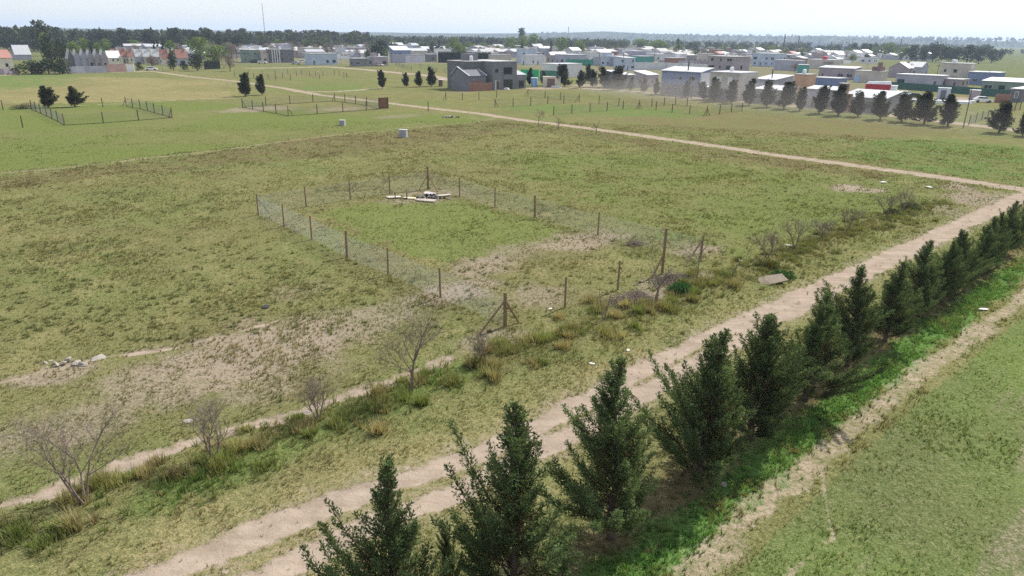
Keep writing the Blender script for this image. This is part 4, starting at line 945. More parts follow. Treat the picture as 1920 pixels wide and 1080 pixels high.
# --- table of houses: label, near corner u v, left end u, right end u, top v, wall, roof, extras
TOWN = [
 ('cream house with red roof at the picture edge beside dark bushes', -22, 131, -40, 27, 109, 'cream', ('gableX', 'red', 2.6), 'a'),
 ('blue grey house with steep hipped roof behind the dark bushes', 30, 112, 24, 60, 104, 'lilac', ('gableX', 'grey', 4.2), 'c'),
 ('front townhouse with white roof and two small square windows', 205, 123, 200, 228, 108, 'cream', ('gableX', 'white', 2.6), '2'),
 ('first red roofed townhouse of the long row', 213, 119, 210, 226, 104, 'cream', ('gableX', 'red', 2.6), 'ac'),
 ('second red roofed townhouse of the long row', 228, 119, 226, 241, 104, 'beige', ('gableX', 'red', 2.6), 'ac'),
 ('third red roofed townhouse, next to the white roofs', 242, 119, 240, 255, 104, 'cream', ('gableX', 'red', 2.6), 'ac'),
 ('first white roofed townhouse of the long row', 256, 120, 254, 270, 104, 'lilac', ('gableX', 'white', 2.6), 'ac'),
 ('middle white roofed townhouse of the long row', 271, 120, 269, 286, 104, 'beige', ('gableX', 'white', 2.6), 'ac'),
 ('last white roofed townhouse, beside a red roof', 287, 121, 285, 303, 104, 'lilac', ('gableX', 'white', 2.6), 'ac'),
 ('red roofed townhouse behind the dark conifer by the road', 304, 122, 302, 321, 107, 'cream', ('gableX', 'red', 3.0), 'ac'),
 ('end townhouse with red roof and lilac wall near the hedge', 333, 123, 330, 354, 107, 'lilac', ('gableX', 'red', 3.0), 'ac'),
 ('grey house with bright roofs under the green trees', 353, 112, 346, 386, 100, 'grey', ('gableX', 'white', 2.5), 'ac'),
 ('grey green flat roofed house with a porch on pillars', 470, 118, 452, 490, 94, 'green', ('flat', 'conc'), 'a'),
 ('low house with white and red fascia between two modern houses', 491, 118, 488, 505, 99, 'beige', ('flat', 'red'), 'a'),
 ('dark modern two storey house with white pillars', 508, 118, 502, 552, 93, 'darkgrey', ('flat', 'conc'), 'ap'),
 ('long low pale blue house by the dirt road junction', 583, 122, 573, 656, 101, 'paleblue', ('flat', 'conc'), 'a'),
 ('low grey shed house with pale roof edge', 664, 125, 656, 692, 110, 'grey', ('flat', 'white'), 'a'),
 ('mauve house beside the parked pale car', 700, 124, 690, 728, 107, 'mauve', ('flat', 'white'), 't'),
 ('lilac gabled house behind the low grey shed', 662, 116, 657, 677, 104, 'lilac', ('gableY', 'grey', 2.5), ''),
 ('house with blue front and wide white roof behind the boundary wall', 738, 106, 730, 770, 94, 'blue', ('shed', 'white', 2.4), 'a'),
 ('long grey barn with pale roof before the dark trees', 772, 104, 768, 816, 95, 'beige', ('shed', 'grey', 1.4), ''),
 ('white house standing over the dark hedge', 818, 105, 814, 846, 92, 'white', ('flat', 'white'), 'a'),
 ('small grey house at the end of the dark hedge', 804, 116, 797, 819, 102, 'grey', ('flat', 'white'), 'a'),
 ('grey block house right behind the big grey house', 922, 121, 916, 964, 103, 'beige', ('flat', 'conc'), 'a'),
 ('white cube house with a framed roof terrace', 972, 119, 968, 1006, 92, 'paleblue', ('flat', 'white'), 'f'),
 ('white walled yard house in front of the white cube house', 986, 122, 977, 1026, 104, 'pale', ('flat', 'white'), 'a'),
 ('mauve house with shallow gabled roof above the green netting', 1032, 117, 1024, 1062, 103, 'mauve', ('gableX', 'grey', 1.6), 'a'),
 ('long grey blue house above the green netting', 1068, 120, 1040, 1128, 103, 'lilac', ('flat', 'white'), 'a'),
 ('pale grey long shed with white roof edge behind the cypresses', 1042, 146, 1016, 1118, 121, 'pale', ('flat', 'white'), ''),
 ('lilac two storey house with a wide flat eave', 1110, 112, 1101, 1131, 89, 'lilac', ('flat', 'pale'), 'a'),
 ('pale blue yard house with stepped white roofs', 1135, 124, 1126, 1168, 106, 'paleblue', ('flat', 'white'), 'at'),
 ('pale house with a glass sided porch and black flue', 1172, 133, 1150, 1190, 109, 'paleblue', ('shed', 'grey', .9), 'ab'),
 ('grey house with one sloping white roof behind the cypresses', 1172, 166, 1133, 1188, 141, 'grey', ('shed', 'white', 1.6), 'a'),
 ('grey house with folded white roof next to the blue house', 1212, 164, 1187, 1233, 141, 'mauve', ('shed', 'white', 1.6), 'a'),
 ('blue corrugated two storey house with black flue', 1310, 181, 1238, 1332, 136, 'blue', ('shed', 'white', 1.5), 'abu'),
 ('grey beige two storey house with two tall white blinds', 1382, 190, 1327, 1416, 138, 'beige', ('flat', 'white'), 'B'),
 ('brown mauve flat block behind the blind windowed house', 1372, 150, 1324, 1402, 107, 'mauve', ('flat', 'conc'), 'a'),
 ('white roofed low house between the dusty cypresses', 1450, 178, 1412, 1484, 150, 'lilac', ('shed', 'white', 1.5), 'ab'),
 ('low house with bright white verandah roof behind the cypresses', 1462, 196, 1408, 1490, 170, 'grey', ('shed', 'white', .9), 'a'),
 ('tall tan cube house with blank walls', 1510, 186, 1484, 1524, 141, 'tan', ('flat', 'conc'), ''),
 ('low lilac house with pale roof beside the tan cube', 1566, 204, 1508, 1580, 170, 'lilac', ('shed', 'white', .8), 'a'),
 ('brick house with big chimney and long sloping grey roof', 1655, 214, 1572, 1684, 186, 'grey', ('shed', 'grey', 1.8), 'aK'),
 ('pale blue two storey house with set back upper floor', 1452, 125, 1402, 1472, 101, 'paleblue', ('flat', 'white'), 'a'),
 ('long lilac yard house in front of the pale blue house', 1500, 133, 1415, 1508, 114, 'lilac', ('flat', 'white'), ''),
 ('mauve verandah house beyond the pale blue house', 1482, 120, 1455, 1500, 103, 'mauve', ('flat', 'white'), 'a'),
 ('grey house with brown awning under the red tank', 1562, 130, 1500, 1575, 113, 'beige', ('flat', 'white'), 'r'),
 ('dark blue low shed behind the tan cube house', 1570, 166, 1522, 1586, 148, 'blue', ('flat', 'grey'), ''),
 ('grey single storey house with two white skylight roofs', 1600, 150, 1524, 1612, 129, 'mauve', ('shed', 'white', .9), 'a'),
 ('beige grey house with brown chimney block', 1650, 156, 1600, 1662, 135, 'beige', ('flat', 'conc'), 'k'),
 ('white trimmed gabled house behind the long garage', 1700, 146, 1664, 1710, 128, 'mauve', ('gableX', 'white', 2.2), 'a'),
 ('blue grey gabled house with bright white end wall', 1725, 143, 1697, 1738, 126, 'lilac', ('gableY', 'white', 2.0), 'a'),
 ('long blue grey garage building behind the green screen', 1762, 165, 1664, 1774, 143, 'lilac', ('flat', 'white'), 'a'),
 ('large beige modern house with dark ground floor strip', 1815, 157, 1758, 1822, 120, 'beige', ('flat', 'white'), 'aT'),
 ('dark blue house with white slab roof beside the beige house', 1868, 161, 1812, 1880, 137, 'blue', ('flat', 'white'), 'a'),
 ('green grey house with white hipped roof along the green screen', 1915, 176, 1838, 1930, 155, 'green', ('shed', 'white', 1.2), 'a'),
 ('mauve masonry house behind the green screen fence', 1800, 166, 1752, 1815, 150, 'mauve', ('flat', 'conc'), 'a'),
 ('small dark house with white slab roof at the picture edge', 1912, 192, 1890, 1945, 168, 'darkgrey', ('flat', 'white'), 'D'),
 ('grey flat house far back with pale roof edge', 1288, 118, 1240, 1320, 104, 'mauve', ('flat', 'conc'), 'a'),
 ('brown brick house with white roof line far back', 1262, 121, 1245, 1285, 109, 'brick', ('flat', 'white'), ''),
 ('teal walled yard house behind the pale yard wall', 1205, 119, 1180, 1225, 106, 'teal', ('flat', 'grey'), ''),
 ('pale lilac house with white roof line behind the teal yard', 1238, 114, 1212, 1250, 102, 'pale', ('flat', 'white'), 'a'),
]
for k, (lb, uc, vb, ul, ur, vt, wl, rf, ex) in enumerate(TOWN):
    H = House('house', lb, uc, vb, ul, ur, vt); H.body(W[wl])
    rk, rm = rf[0], rf[1]; R_ = RF.get(rm) or W[rm]
    if rk == 'flat': H.flat(R_, over=.2 if 'a' in ex else .1)
    elif rk == 'shed': H.shed(R_, rf[2] * (1 if uc < 1100 else .6), 'Y' if uc < 1300 else 'X')
    elif rk == 'gableX': H.gable(R_, rf[2], 'X')
    else: H.gable(R_, rf[2], 'Y')
    if 'a' in ex or 't' in ex: H.auto(k)
    if 'c' in ex: H.chimney(H.X * .9, H.Y * .5, H.h * .8, H.h + 3.4, W['cream'])
    if 'b' in ex: H.chimney(H.X * .25, H.Y * .4, H.h, H.h + 2.4, None, black=True)
    if 't' in ex: H.box('tower', H.X * .05, H.X * .3, .4, 3, H.h + .23, H.h + 1.8, H.wall.data.materials[0]); H.tank(H.X * .6, 2.5, H.h + .23)
    if 'p' in ex:
        for i in range(4): H.box('pillar', H.X * (.06 + .1 * i), H.X * (.06 + .1 * i) + .45, -.35, -.004, -.2, H.h, W['pale'])
        H.box('upper_storey', H.X * .55, H.X * 1.05, 3, 8, H.h + .23, H.h + 2.6, W['lilac'])
    if 'f' in ex:
        H.opening('R', H.X * .22, H.X * .34, H.h * .5, H.h * .75)
        for x in (.45, .95):
            H.box('terrace_frame', H.X * x, H.X * x + .3, -.05, .25, H.h * .45, H.h + .9, W['white'])
        H.box('terrace_frame', H.X * .45 + .302, H.X * .95 - .002, -.05, .25, H.h + .6, H.h + .9, W['white'])
    if '2' in ex:
        for a in (.3, .68): H.opening('R', H.X * a, H.X * a + .8, H.h * .55, H.h * .55 + .9)
        H.box('buttress', H.X + .01, H.X + .5, -.5, 3, -.2, H.h + .8, W['cream'])
    if 'u' in ex:
        H.box('plinth', -.08, -.004, .0, H.Y, -.2, H.h * .45, W['grey']); H.box('corner_cladding', .0, H.X, -.07, -.004, H.h * .42, H.h - .1, W['pale'])
        H.opening('L', 2., 3.4, H.h * .6, H.h * .85); H.opening('L', H.Y * .72, H.Y * .72 + 1.3, 1., 2.1, off=-.085); H.box('canopy', 0, H.X, -2.2, -.075, H.h * .40, H.h * .40 + .15, W['white'])
    if 'B' in ex:
        for a in (.22, .60): H.opening('L', H.Y * a, H.Y * (a + .17), H.h * .55, H.h * .86, 'window', FRM, BLIND)
        H.box('lower_band', -.06, -.004, 0, H.Y, -.2, H.h * .42, W['grey']); H.opening('L', H.Y * .1, H.Y * .3, .1, 2.1, 'garage_door', FRM, W['darkgrey'], off=-.065)
    if 'K' in ex:
        yy = H.Y; H.box('brick_front', -.3, -.004, yy * .72, yy, -.2, H.h + .6, W['brick']); H.chimney(-.2, yy * .95, H.h * .5, H.h + 2.6, W['brick'], .8); H.opening('L', yy * .3, yy * .4, .9, 2.2, 'window', FRMD)
    if 'k' in ex: H.box('chimney', 1, 2.2, H.Y * .1, H.Y * .1 + 1.2, H.h + .23, H.h + 3.2, W['brown']); H.box('brown_block', 2.3, 5, 1, 4.5, H.h + .23, H.h + 1.7, W['brown']); H.box('blue_sheet', -.1, -.02, H.Y * .78, H.Y * .98, .0, 2.2, plaster('blue_sheet', (.35, .50, .72), .5))
    if 'r' in ex: H.tank(2.5, H.Y * .45, H.h + .23, 1.3, 1.4, plaster('red_tank', (.45, .05, .05), .5)); H.box('awning', -1.6, -.02, .5, H.Y * .4, H.h * .75, H.h * .75 + .12, W['brown'])
    if 'T' in ex:
        H.box('parapet', 0, .4, H.Y - 1., H.Y, H.h + .23, H.h + 1.2, W['cream']); H.tank(3, H.Y * .7, H.h + .23)
        H.opening('L', H.Y * .1, H.Y * .75, .4, 2.1, 'window', W['beige'])
    if 'D' in ex: H.opening('L', H.Y * .25, H.Y * .6, 1.0, 2.6, 'window', W['white'], W['grey'])
    if H.h > 5.6 and rk == 'flat': H.tank(H.X * .5, H.Y * .6, H.h + .23, .5, .9)
# gable ended units of the closer terrace, in step
for i, u in enumerate((131, 143, 156, 168, 181, 193)):
    H = House('terraced_house', f'{("darkest " if i == 0 else "")}lilac gabled unit of the stepped terrace, {ORD[6 - i]} from the brown yard wall', u, 128, u - 5, u + 12, 108, group='stepped terrace houses')
    H.body(W[('darkgrey', 'lilac', 'lilac', 'mauve', 'mauve', 'mauve')[i]]); H.gable(RF['grey'], 2.4, 'Y', pk=.35); H.auto(i, 1); H.chimney(H.X * .5, H.Y * .85, H.h, H.h + 3.0, W['beige'], .3)

# --- boundary walls, screens, hedges
def wall_line(nm, lb, pts, vt, m, th=.25, cat='wall', group='boundary walls', cap=None, n=1):
    Q = [G(*p) for p in pts]; h = max(.8, height_at(Q[0], vt)); c = Q[0]; o = empty(nm, (c[0], c[1], 0), 0, lb, cat, group)
    for a, b in zip(Q[:-1], Q[1:]):
        d = b - a; L = np.linalg.norm(d); d /= L; nrm = np.array([-d[1], d[0]]) * th / 2; a_, b_ = a - c, b - c
        pts4 = [a_ - nrm, b_ - nrm, b_ + nrm, a_ + nrm]
        MB().prism([(*p, -.2) for p in pts4] + [(*p, h) for p in pts4], 4).build('panel', m, o)
        if cap:
            n2 = nrm * 1.5; p4 = [a_ - n2, b_ - n2, b_ + n2, a_ + n2]; MB().prism([(*p, h + .003) for p in p4] + [(*p, h + .1) for p in p4], 4).build('coping', cap, o)
    return o
NET = plaster('green_screen', (.06, .20, .15), .8, .2, .4); NETB = plaster('bright_green_screen', (.03, .42, .20), .8, .15, .5); NETD = plaster('dark_green_screen', (.045, .115, .10), .8, .2, .4)
wall_line('boundary_wall', 'lilac grey wall below the stepped terrace', [(126, 138), (160, 137), (201, 136)], 125, W['lilac'])
wall_line('boundary_wall', 'brown red yard wall at the end of the stepped terrace', [(201, 136), (241, 134)], 121, W['brown'])
wall_line('boundary_wall', 'grey slab fence in front of the red roofed edge house', [(-20, 140), (8, 140), (33, 139)], 129, W['mauve'])
wall_line('boundary_wall', 'pale lilac yard wall below the white roofed sheds', [(731, 117), (760, 118), (795, 117)], 102, W['lilac'], cap=W['pale'])
wall_line('boundary_wall', 'long pale grey yard wall behind the folded white roof', [(1182, 130), (1250, 131), (1332, 135)], 117, W['pale'], cap=W['white'])
wall_line('boundary_wall', 'bluish grey wall beside the green netted site', [(1112, 122), (1150, 124), (1182, 126)], 106, W['lilac'])
wall_line('boundary_wall', 'short brick wall next to the small dark edge house', [(1864, 192), (1892, 193)], 176, W['brick'])
wall_line('screen_fence', 'bright green shade net beside the big grey house', [(976, 148), (1010, 149)], 130, NETB, .05, 'screen', 'green screens')
wall_line('screen_fence', 'dull green shade net behind the beige shack', [(1012, 150), (1050, 151)], 132, NET, .05, 'screen', 'green screens')
wall_line('screen_fence', 'dark emerald net along the grey blue house', [(1062, 122), (1112, 123)], 111, plaster('emerald_screen', (.03, .25, .17), .8, .25, .4), .05, 'screen', 'green screens')
wall_line('screen_fence', 'long dark green screen fence across the right hand meadow', [(1630, 163), (1700, 168), (1780, 174), (1850, 180), (1905, 184)], 151, NETD, .06, 'screen', 'green screens')
q = G(245, 135); o = empty('yard_gate', (*q, 0), math.radians(0), 'white yard gate beside the brown red wall', 'gate'); MB().box(-1.1, 1.1, -.05, .05, .05, 2.6).build('leaf', W['white'], o); MB().box(-1.4, -1.15, -.1, .1, -.1, 2.8).build('post', W['cream'], o); MB().box(1.15, 1.4, -.1, .1, -.1, 2.8).build('post', W['cream'], o)
# teal box, shack, toilets, trailer
def shed_box(nm, lb, cat, u, v, wpx, hpx, m, rz=-.2, roofm=None, dep=.8, door=None):
    q = G(u, v); D = math.hypot(*q); wd, h = wpx * D / FPX, hpx * D / FPX; o = empty(nm, (*q, 0), rz, lb, cat)
    MB().box(-wd / 2, wd / 2, 0, wd * dep, -.1, h).build('body', m, o); MB().box(-wd / 2 - .08, wd / 2 + .08, -.08, wd * dep + .08, h + .003, h + .13).build('roof', roofm or W['white'], o)
    if door: MB().box(-wd * .25, wd * .18, -.05, -.003, .05, h * .85).build('door', door, o)
    return o
shed_box('portable_toilet', 'blue portable toilet with white roof beside the big grey house', 'toilet', 1001, 163, 11, 15, plaster('blue_plastic', (.18, .33, .55), .5), door=plaster('pale_blue_plastic', (.30, .45, .65), .5))
shed_box('shack', 'beige wooden shack behind the cypresses by the blue toilet', 'shack', 1034, 163, 32, 17, W['cream'], -.1, W['cream'], .4, W['brown'])
shed_box('site_box', 'brown upright box standing in the meadow by the grey house', 'box', 826, 162, 7, 11, W['brown'])
shed_box('site_tank', 'teal site tank behind the tan cube house', 'tank', 1506, 137, 16, 13, W['teal'])
shed_box('site_cabin', 'white blue site cabin with an open dark doorway', 'cabin', 1767, 188, 17, 18, W['paleblue'], -.5, W['white'], .6, W['darkgrey'])  # dark grey panel stands in for the shade inside the open doorway
shed_box('site_box', 'grey box standing beside the white pickup', 'box', 1826, 190, 13, 16, W['mauve'], -.4)
def panel_thing(nm, lb, cat, u, v, lx, ly, h, m, rz):
    q = G(u, v); o = empty(nm, (*q, 0), rz, lb, cat); MB().box(-lx / 2, lx / 2, -ly / 2, ly / 2, .35, h).build('body', m, o)
    for x in (-lx * .32, lx * .32):
        for y in (-ly / 2, ly / 2): MB().tube((x, y - .09, .32), (x, y + .09, .32), .32, .32, 12).build('wheel', FRMD, o)
    MB().box(-lx / 2 - .05, lx / 2 + .05, -ly / 2 - .05, ly / 2 + .05, h + .003, h + .12).build('roof', W['white'], o); return o
panel_thing('trailer', 'white box trailer parked before the big grey house', 'trailer', 952, 166, 4.3, 1.9, 1.7, W['pale'], -.1)
# red and white truck among the parked vehicles
q = G(1650, 178); o = empty('truck', (*q, 0), -.5, 'red truck with white domed top behind the grey roofed house', 'truck'); REDP = plaster('red_paint', (.42, .03, .05), .35, .08)
MB().box(-4, 2.2, -1.2, 1.2, .8, 2.9).build('cargo_body', REDP, o)
mb = MB(); mb.prism([(-4.1, -1.25, 2.9), (2.3, -1.25, 2.9), (2.3, 1.25, 2.9), (-4.1, 1.25, 2.9), (-3.4, -.7, 3.5), (2.1, -.7, 3.7), (2.1, .7, 3.7), (-3.4, .7, 3.5)], 4); mb.build('top', W['white'], o)
cab = MB().box(2.35, 4.0, -1.15, 1.15, .7, 2.7).build('cab', W['white'], o); MB().box(4.003, 4.03, -1., 1., 1.7, 2.5).build('windscreen', glass_mat(), cab)
for x in (-2.8, 3.1):
    for y in (-1.1, 1.1): MB().tube((x, y - .15, .5), (x, y + .15, .5), .5, .5, 14).build('wheel', FRMD, o)
# cars
def car_meshes():
    prof = [(-2.05, .35), (2.05, .35), (2.1, .75), (1.15, .92), (.45, 1.42), (-1.2, 1.45), (-1.75, .98), (-2.1, .9)]
    n = len(prof); b = MB(); b.prism([(x, -.85 + (.18 if z > 1.2 else 0), z) for x, z in prof] + [(x, .85 - (.18 if z > 1.2 else 0), z) for x, z in prof], n)
    g = MB()
    for sy in (-1, 1): g.prism([(.98, sy * .835, .98), (.42, sy * .70, 1.36), (-1.1, sy * .70, 1.38), (-1.5, sy * .835, 1.0)] + [(.98, sy * .85, .98), (.42, sy * .715, 1.36), (-1.1, sy * .715, 1.38), (-1.5, sy * .85, 1.0)], 4)
    g.prism([(1.16, -.7, .95), (1.16, .7, .95), (.5, .6, 1.41), (.5, -.6, 1.41), (1.19, -.7, .97), (1.19, .7, .97), (.53, .6, 1.43), (.53, -.6, 1.43)], 4)
    wh = MB(); wh.tube((0, -.1, 0), (0, .1, 0), .32, .32, 14)
    hl = MB(); hl.box(2.06, 2.12, -.14, .14, .62, .74)
    return b.mesh('car_body'), g.mesh('windows'), wh.mesh('wheel'), hl.mesh('headlight')
CARM = car_meshes()
def car(lb, u, v, rz, col, nm='car', sc_=1.0):
    q = G(u, v); o = empty(nm, (*q, 0), rz, lb, 'car', 'parked cars'); o.scale = (sc_,) * 3
    b = bpy.data.objects.new('body', CARM[0].copy()); COL.objects.link(b); b.parent = o; b.data.materials.append(plaster('car_paint_' + col, dict(white=(.75, .75, .75), dark=(.04, .04, .05), silver=(.42, .43, .45), pink=(.62, .50, .50))[col], .3, .04, 1, .5, 0))
    link('windows', CARM[1], glass_mat(), o)
    for x in (-1.3, 1.3):
        for y in (-.76, .76): link('wheel', CARM[2], FRMD, o, (x, y, .32))
    for y in (-.6, .6): link('headlight', CARM[3], W['white'], o, (0, y, 0))
for a in (('white car parked by the townhouse row at the road end', 284, 132, .3, 'white'), ('dark car in front of the grey green house', 477, 118, .1, 'dark'), ('small white car beside the dark car', 492, 119, .1, 'white'), ('white car in front of the dark modern house', 531, 117, .0, 'white'),
          ('silver car at the corner of the pale blue house', 555, 121, .2, 'silver'), ('white car behind the silver car', 568, 118, .1, 'white'), ('pale car parked against the mauve house', 711, 124, -.4, 'pink'),
          ('first white car beside the red truck', 1682, 180, -.8, 'white'), ('second white car next to the truck, half hidden', 1697, 181, -.8, 'white'), ('dark car behind the cypresses near the site cabin', 1718, 185, -.6, 'dark'), ('white pickup on the dirt patch by the grey box', 1842, 192, -.25, 'white')): car(*a)
# white slabs of building material on the site
for k, (u, v, lx, ly, h, lb) in enumerate(((1735, 192, 9, 2.2, .7, 'long low white stack of building sheets by the site cabin'), (1790, 194, 7, 1.8, .6, 'second white stack of building sheets beyond the cabin'), (948, 168, 2.2, 1.0, .5, 'pale sacks beside the white trailer'), (1043, 164, 3, .8, .5, 'white planks in front of the beige shack'),
                                        (1812, 192, 4, 1.4, .5, 'short white pile of sheets near the grey box'), (712, 121, .1, .1, .1, ''))):
    if not lb: continue
    q = G(u, v); o = empty('sheet_stack', (*q, 0), -.35, lb, 'stack', 'building material')
    for i in range(3): MB().box(-lx / 2 + .1 * i, lx / 2 - .15 * i, -ly / 2, ly / 2 - .1 * i, h * i / 3 + .004 * i, h * (i + 1) / 3).build('sheet', W['white'] if i != 1 else W['pale'], o)
# poles, masts and towers
def pole(lb, u, v, vt, r, nm='pole', m=None, lamp=False, arm=False):
    q = G(u, v); h = height_at(q, vt); o = empty(nm, (*q, 0), 0, lb, 'pole', 'poles and masts'); MB().tube((0, 0, -.3), (0, 0, h), r, r * .65, 8).build('shaft', m or CONC, o)
    if lamp: MB().tube((0, 0, h), (.5, -.3, h + .1), .05, .05, 6).build('arm', CONC, o); MB().box(.4, .9, -.45, -.15, h + .05, h + .25).build('lamp', W['white'], o)
    if arm: MB().box(-.9, .9, -.06, .06, h - .7, h - .55).build('crossarm', m or CONC, o)
pole('concrete pole beside the white yard gate', 252, 133, 94, .2, 'utility_pole'); pole('concrete pole in front of the red roofed townhouses', 306, 132, 100, .16, 'utility_pole', arm=True)
pole('lamp post before the dark hedge', 856, 117, 98, .1, 'lamp_post', lamp=True); pole('thin lamp post at the end of the dark hedge', 828, 116, 101, .08, 'lamp_post')
pole('tall leaning dark pole in the meadow by the cypresses', 1806, 240, 166, .09, 'utility_pole', POSTD); pole('thin pole among the dusty cypresses', 1296, 186, 158, .08, 'utility_pole', POSTD)
pole('slender radio mast high above the wood', 499, 86, 6, .55, 'radio_mast', W['pale']); pole('grey chimney stack on the horizon', 1065, 84, 50, 1.0, 'chimney_stack', W['beige'])
pole('tall dark tower over the far trees, nearer the tan cube', 1467, 105, 64, .7, 'lattice_tower', POSTD); pole('second dark tower over the far trees', 1494, 103, 67, .6, 'lattice_tower', POSTD); pole('dark post over the grove of round trees', 1684, 108, 73, .4, 'utility_pole', POSTD)

for u, v, vt in ((445, 117, 92), (512, 119, 90), (640, 122, 93), (735, 119, 92), (905, 121, 96), (1030, 120, 95), (1092, 122, 97), (1160, 124, 98), (1225, 128, 100), (1332, 132, 101), (1408, 128, 100), (1480, 132, 103), (1560, 134, 104), (1622, 150, 118), (1705, 146, 118), (1755, 150, 120), (1850, 160, 128), (1540, 200, 160)):
    nb_ = min(((130, 'the stepped terrace'), (470, 'the grey green house'), (525, 'the dark modern house'), (640, 'the pale blue house'), (735, 'the lilac yard wall'), (905, 'the big grey house'), (1030, 'the emerald net'), (1092, 'the long grey blue house'), (1160, 'the stepped white roofs'), (1225, 'the teal yard'), (1332, 'the brown mauve block'), (1408, 'the pale blue upper floor'), (1480, 'the mauve verandah'), (1560, 'the red tank'), (1622, 'the beige chimney house'), (1705, 'the gabled houses'), (1755, 'the large beige house'), (1850, 'the dark blue house'), (445, 'the bright green tree'), (1540, 'the tan cube')), key=lambda q: abs(q[0] - u))[1]
    pole(f'thin utility pole with crossarm beside {nb_}', u, v, vt, .13, 'utility_pole', POSTD if u % 2 else CONC, arm=True)

# ------------------------------------------------------------------ far trees
def crown_proto(seed, h, w, kind, n=520, lobes=14):
    """trunk with limbs, and a crown of leaf clumps spread over uneven lobes"""
    g = np.random.default_rng(seed); tr = MB(); z0 = {'round': .12, 'dark': .03, 'pine': .16, 'column': .03, 'bare': .12, 'bush': .0, 'poplar': .08}[kind] * h
    tr.tube((0, 0, -.3), (g.normal(0, .1), g.normal(0, .1), h * .55), .028 * h, .014 * h, 6)
    pos, size, tint = [], [], []
    base = {'round': (.150, .205, .055), 'dark': (.055, .070, .046), 'pine': (.080, .094, .066), 'column': (.032, .045, .030), 'bare': (.225, .185, .18), 'bush': (.042, .058, .034), 'poplar': (.10, .13, .05)}[kind]
    for i in range(lobes):
        t = (i + g.random()) / lobes; a = g.uniform(0, 6.28)
        if kind == 'column': zc = z0 + (h - z0) * t; rad = w * .5 * (1 - t) ** .6 * .4; rl = w * .35 * (1 - t * .7)
        elif kind == 'pine': zc = z0 + (h - z0) * (.1 + .85 * t); rad = w * .5 * (1 - abs(t - .35) * 1.2) * g.uniform(.2, 1); rl = w * g.uniform(.2, .32)
        elif kind == 'poplar': zc = z0 + (h - z0) * (.08 + .85 * t); rad = w * .28 * g.random(); rl = w * .32 * (1 - .5 * t)
        elif kind == 'bush': zc = h * (.08 + .72 * t); rad = w * .44 * math.sqrt(max(.05, 1 - t ** 2)) * g.uniform(.2, 1); rl = w * g.uniform(.14, .24)
        else: zc = z0 + (h - z0) * (.16 + .68 * t); rad = w * .42 * math.sqrt(max(.05, 1 - (2 * t - .8) ** 2)) * g.uniform(.25, 1); rl = w * g.uniform(.19, .30)
        c = np.array([math.cos(a) * rad, math.sin(a) * rad, zc])
        tr.tube((0, 0, zc * .55), tuple(c), .010 * h, .004 * h, 4, False)
        m = n // lobes; d = g.normal(size=(m, 3)); d /= np.linalg.norm(d, axis=1, keepdims=True); d[:, 2] = d[:, 2] * .8 + .1
        r = rl * g.random(m) ** .3; pos.append(c + d * r[:, None]); size.append(g.uniform(.6, 1.3, m))
        tint.append(np.tile(np.array(base) * g.uniform(.72, 1.3), (m, 1)) * g.uniform(.75, 1.25, (m, 1)))
    pos, size, tint = map(np.concatenate, (pos, size, tint)); m = len(pos)
    pos[:, 2] = np.clip(pos[:, 2], .05, h)
    fl = h * .075 if kind != 'bare' else h * .13; fw = h * .034 if kind != 'bare' else h * .014
    d = g.normal(size=(m, 3)); d[:, 2] = np.abs(d[:, 2]) * .6 + .2
    return tr.mesh('tree_trunk', True), frond_mesh('tree_crown', pos, d, size * fl, size * fw, tint, g)
TLEAF = leaf_mat('tree_leaf', trans=.2, var=.25, nscale=.5)
TP = {k: [crown_proto(500 + 10 * i + hash_, 10., w_, k, n_, lb_) for i in range(cnt)] for hash_, (k, w_, n_, lb_, cnt) in enumerate((('round', 10., 900, 17, 3), ('dark', 8.5, 950, 18, 3), ('pine', 6.5, 850, 18, 3), ('column', 2.6, 420, 12, 1), ('bare', 8., 700, 16, 2), ('bush', 11., 1000, 18, 2), ('poplar', 4., 480, 12, 1)))}
def far_tree(kind, u, v, vt, wpx, lb, grp=None, nm=None):
    q = G(u, v); h = max(1.2, height_at(q, vt)); wd = wpx * math.hypot(*q) / FPX if wpx else None
    pr = TP[kind][rnd.randrange(len(TP[kind]))]
    o = empty(nm or {'round': 'leafy_tree', 'dark': 'dark_tree', 'pine': 'pine_tree', 'column': 'column_cypress', 'bare': 'leafless_tree', 'bush': 'bush', 'poplar': 'poplar_tree'}[kind], (*q, 0), rnd.uniform(0, 6.28), lb, 'bush' if kind == 'bush' else 'tree', grp)
    nat = {'round': 10., 'dark': 8.5, 'pine': 6.5, 'column': 2.6, 'bare': 8., 'bush': 11., 'poplar': 4.}[kind]
    s_ = h / 10.; sw = (wd / nat) if wd else s_ * rnd.uniform(.85, 1.15); o.scale = (sw, sw, s_)
    link('trunk', pr[0], BARK, o); link('crown', pr[1], TLEAF, o); return o
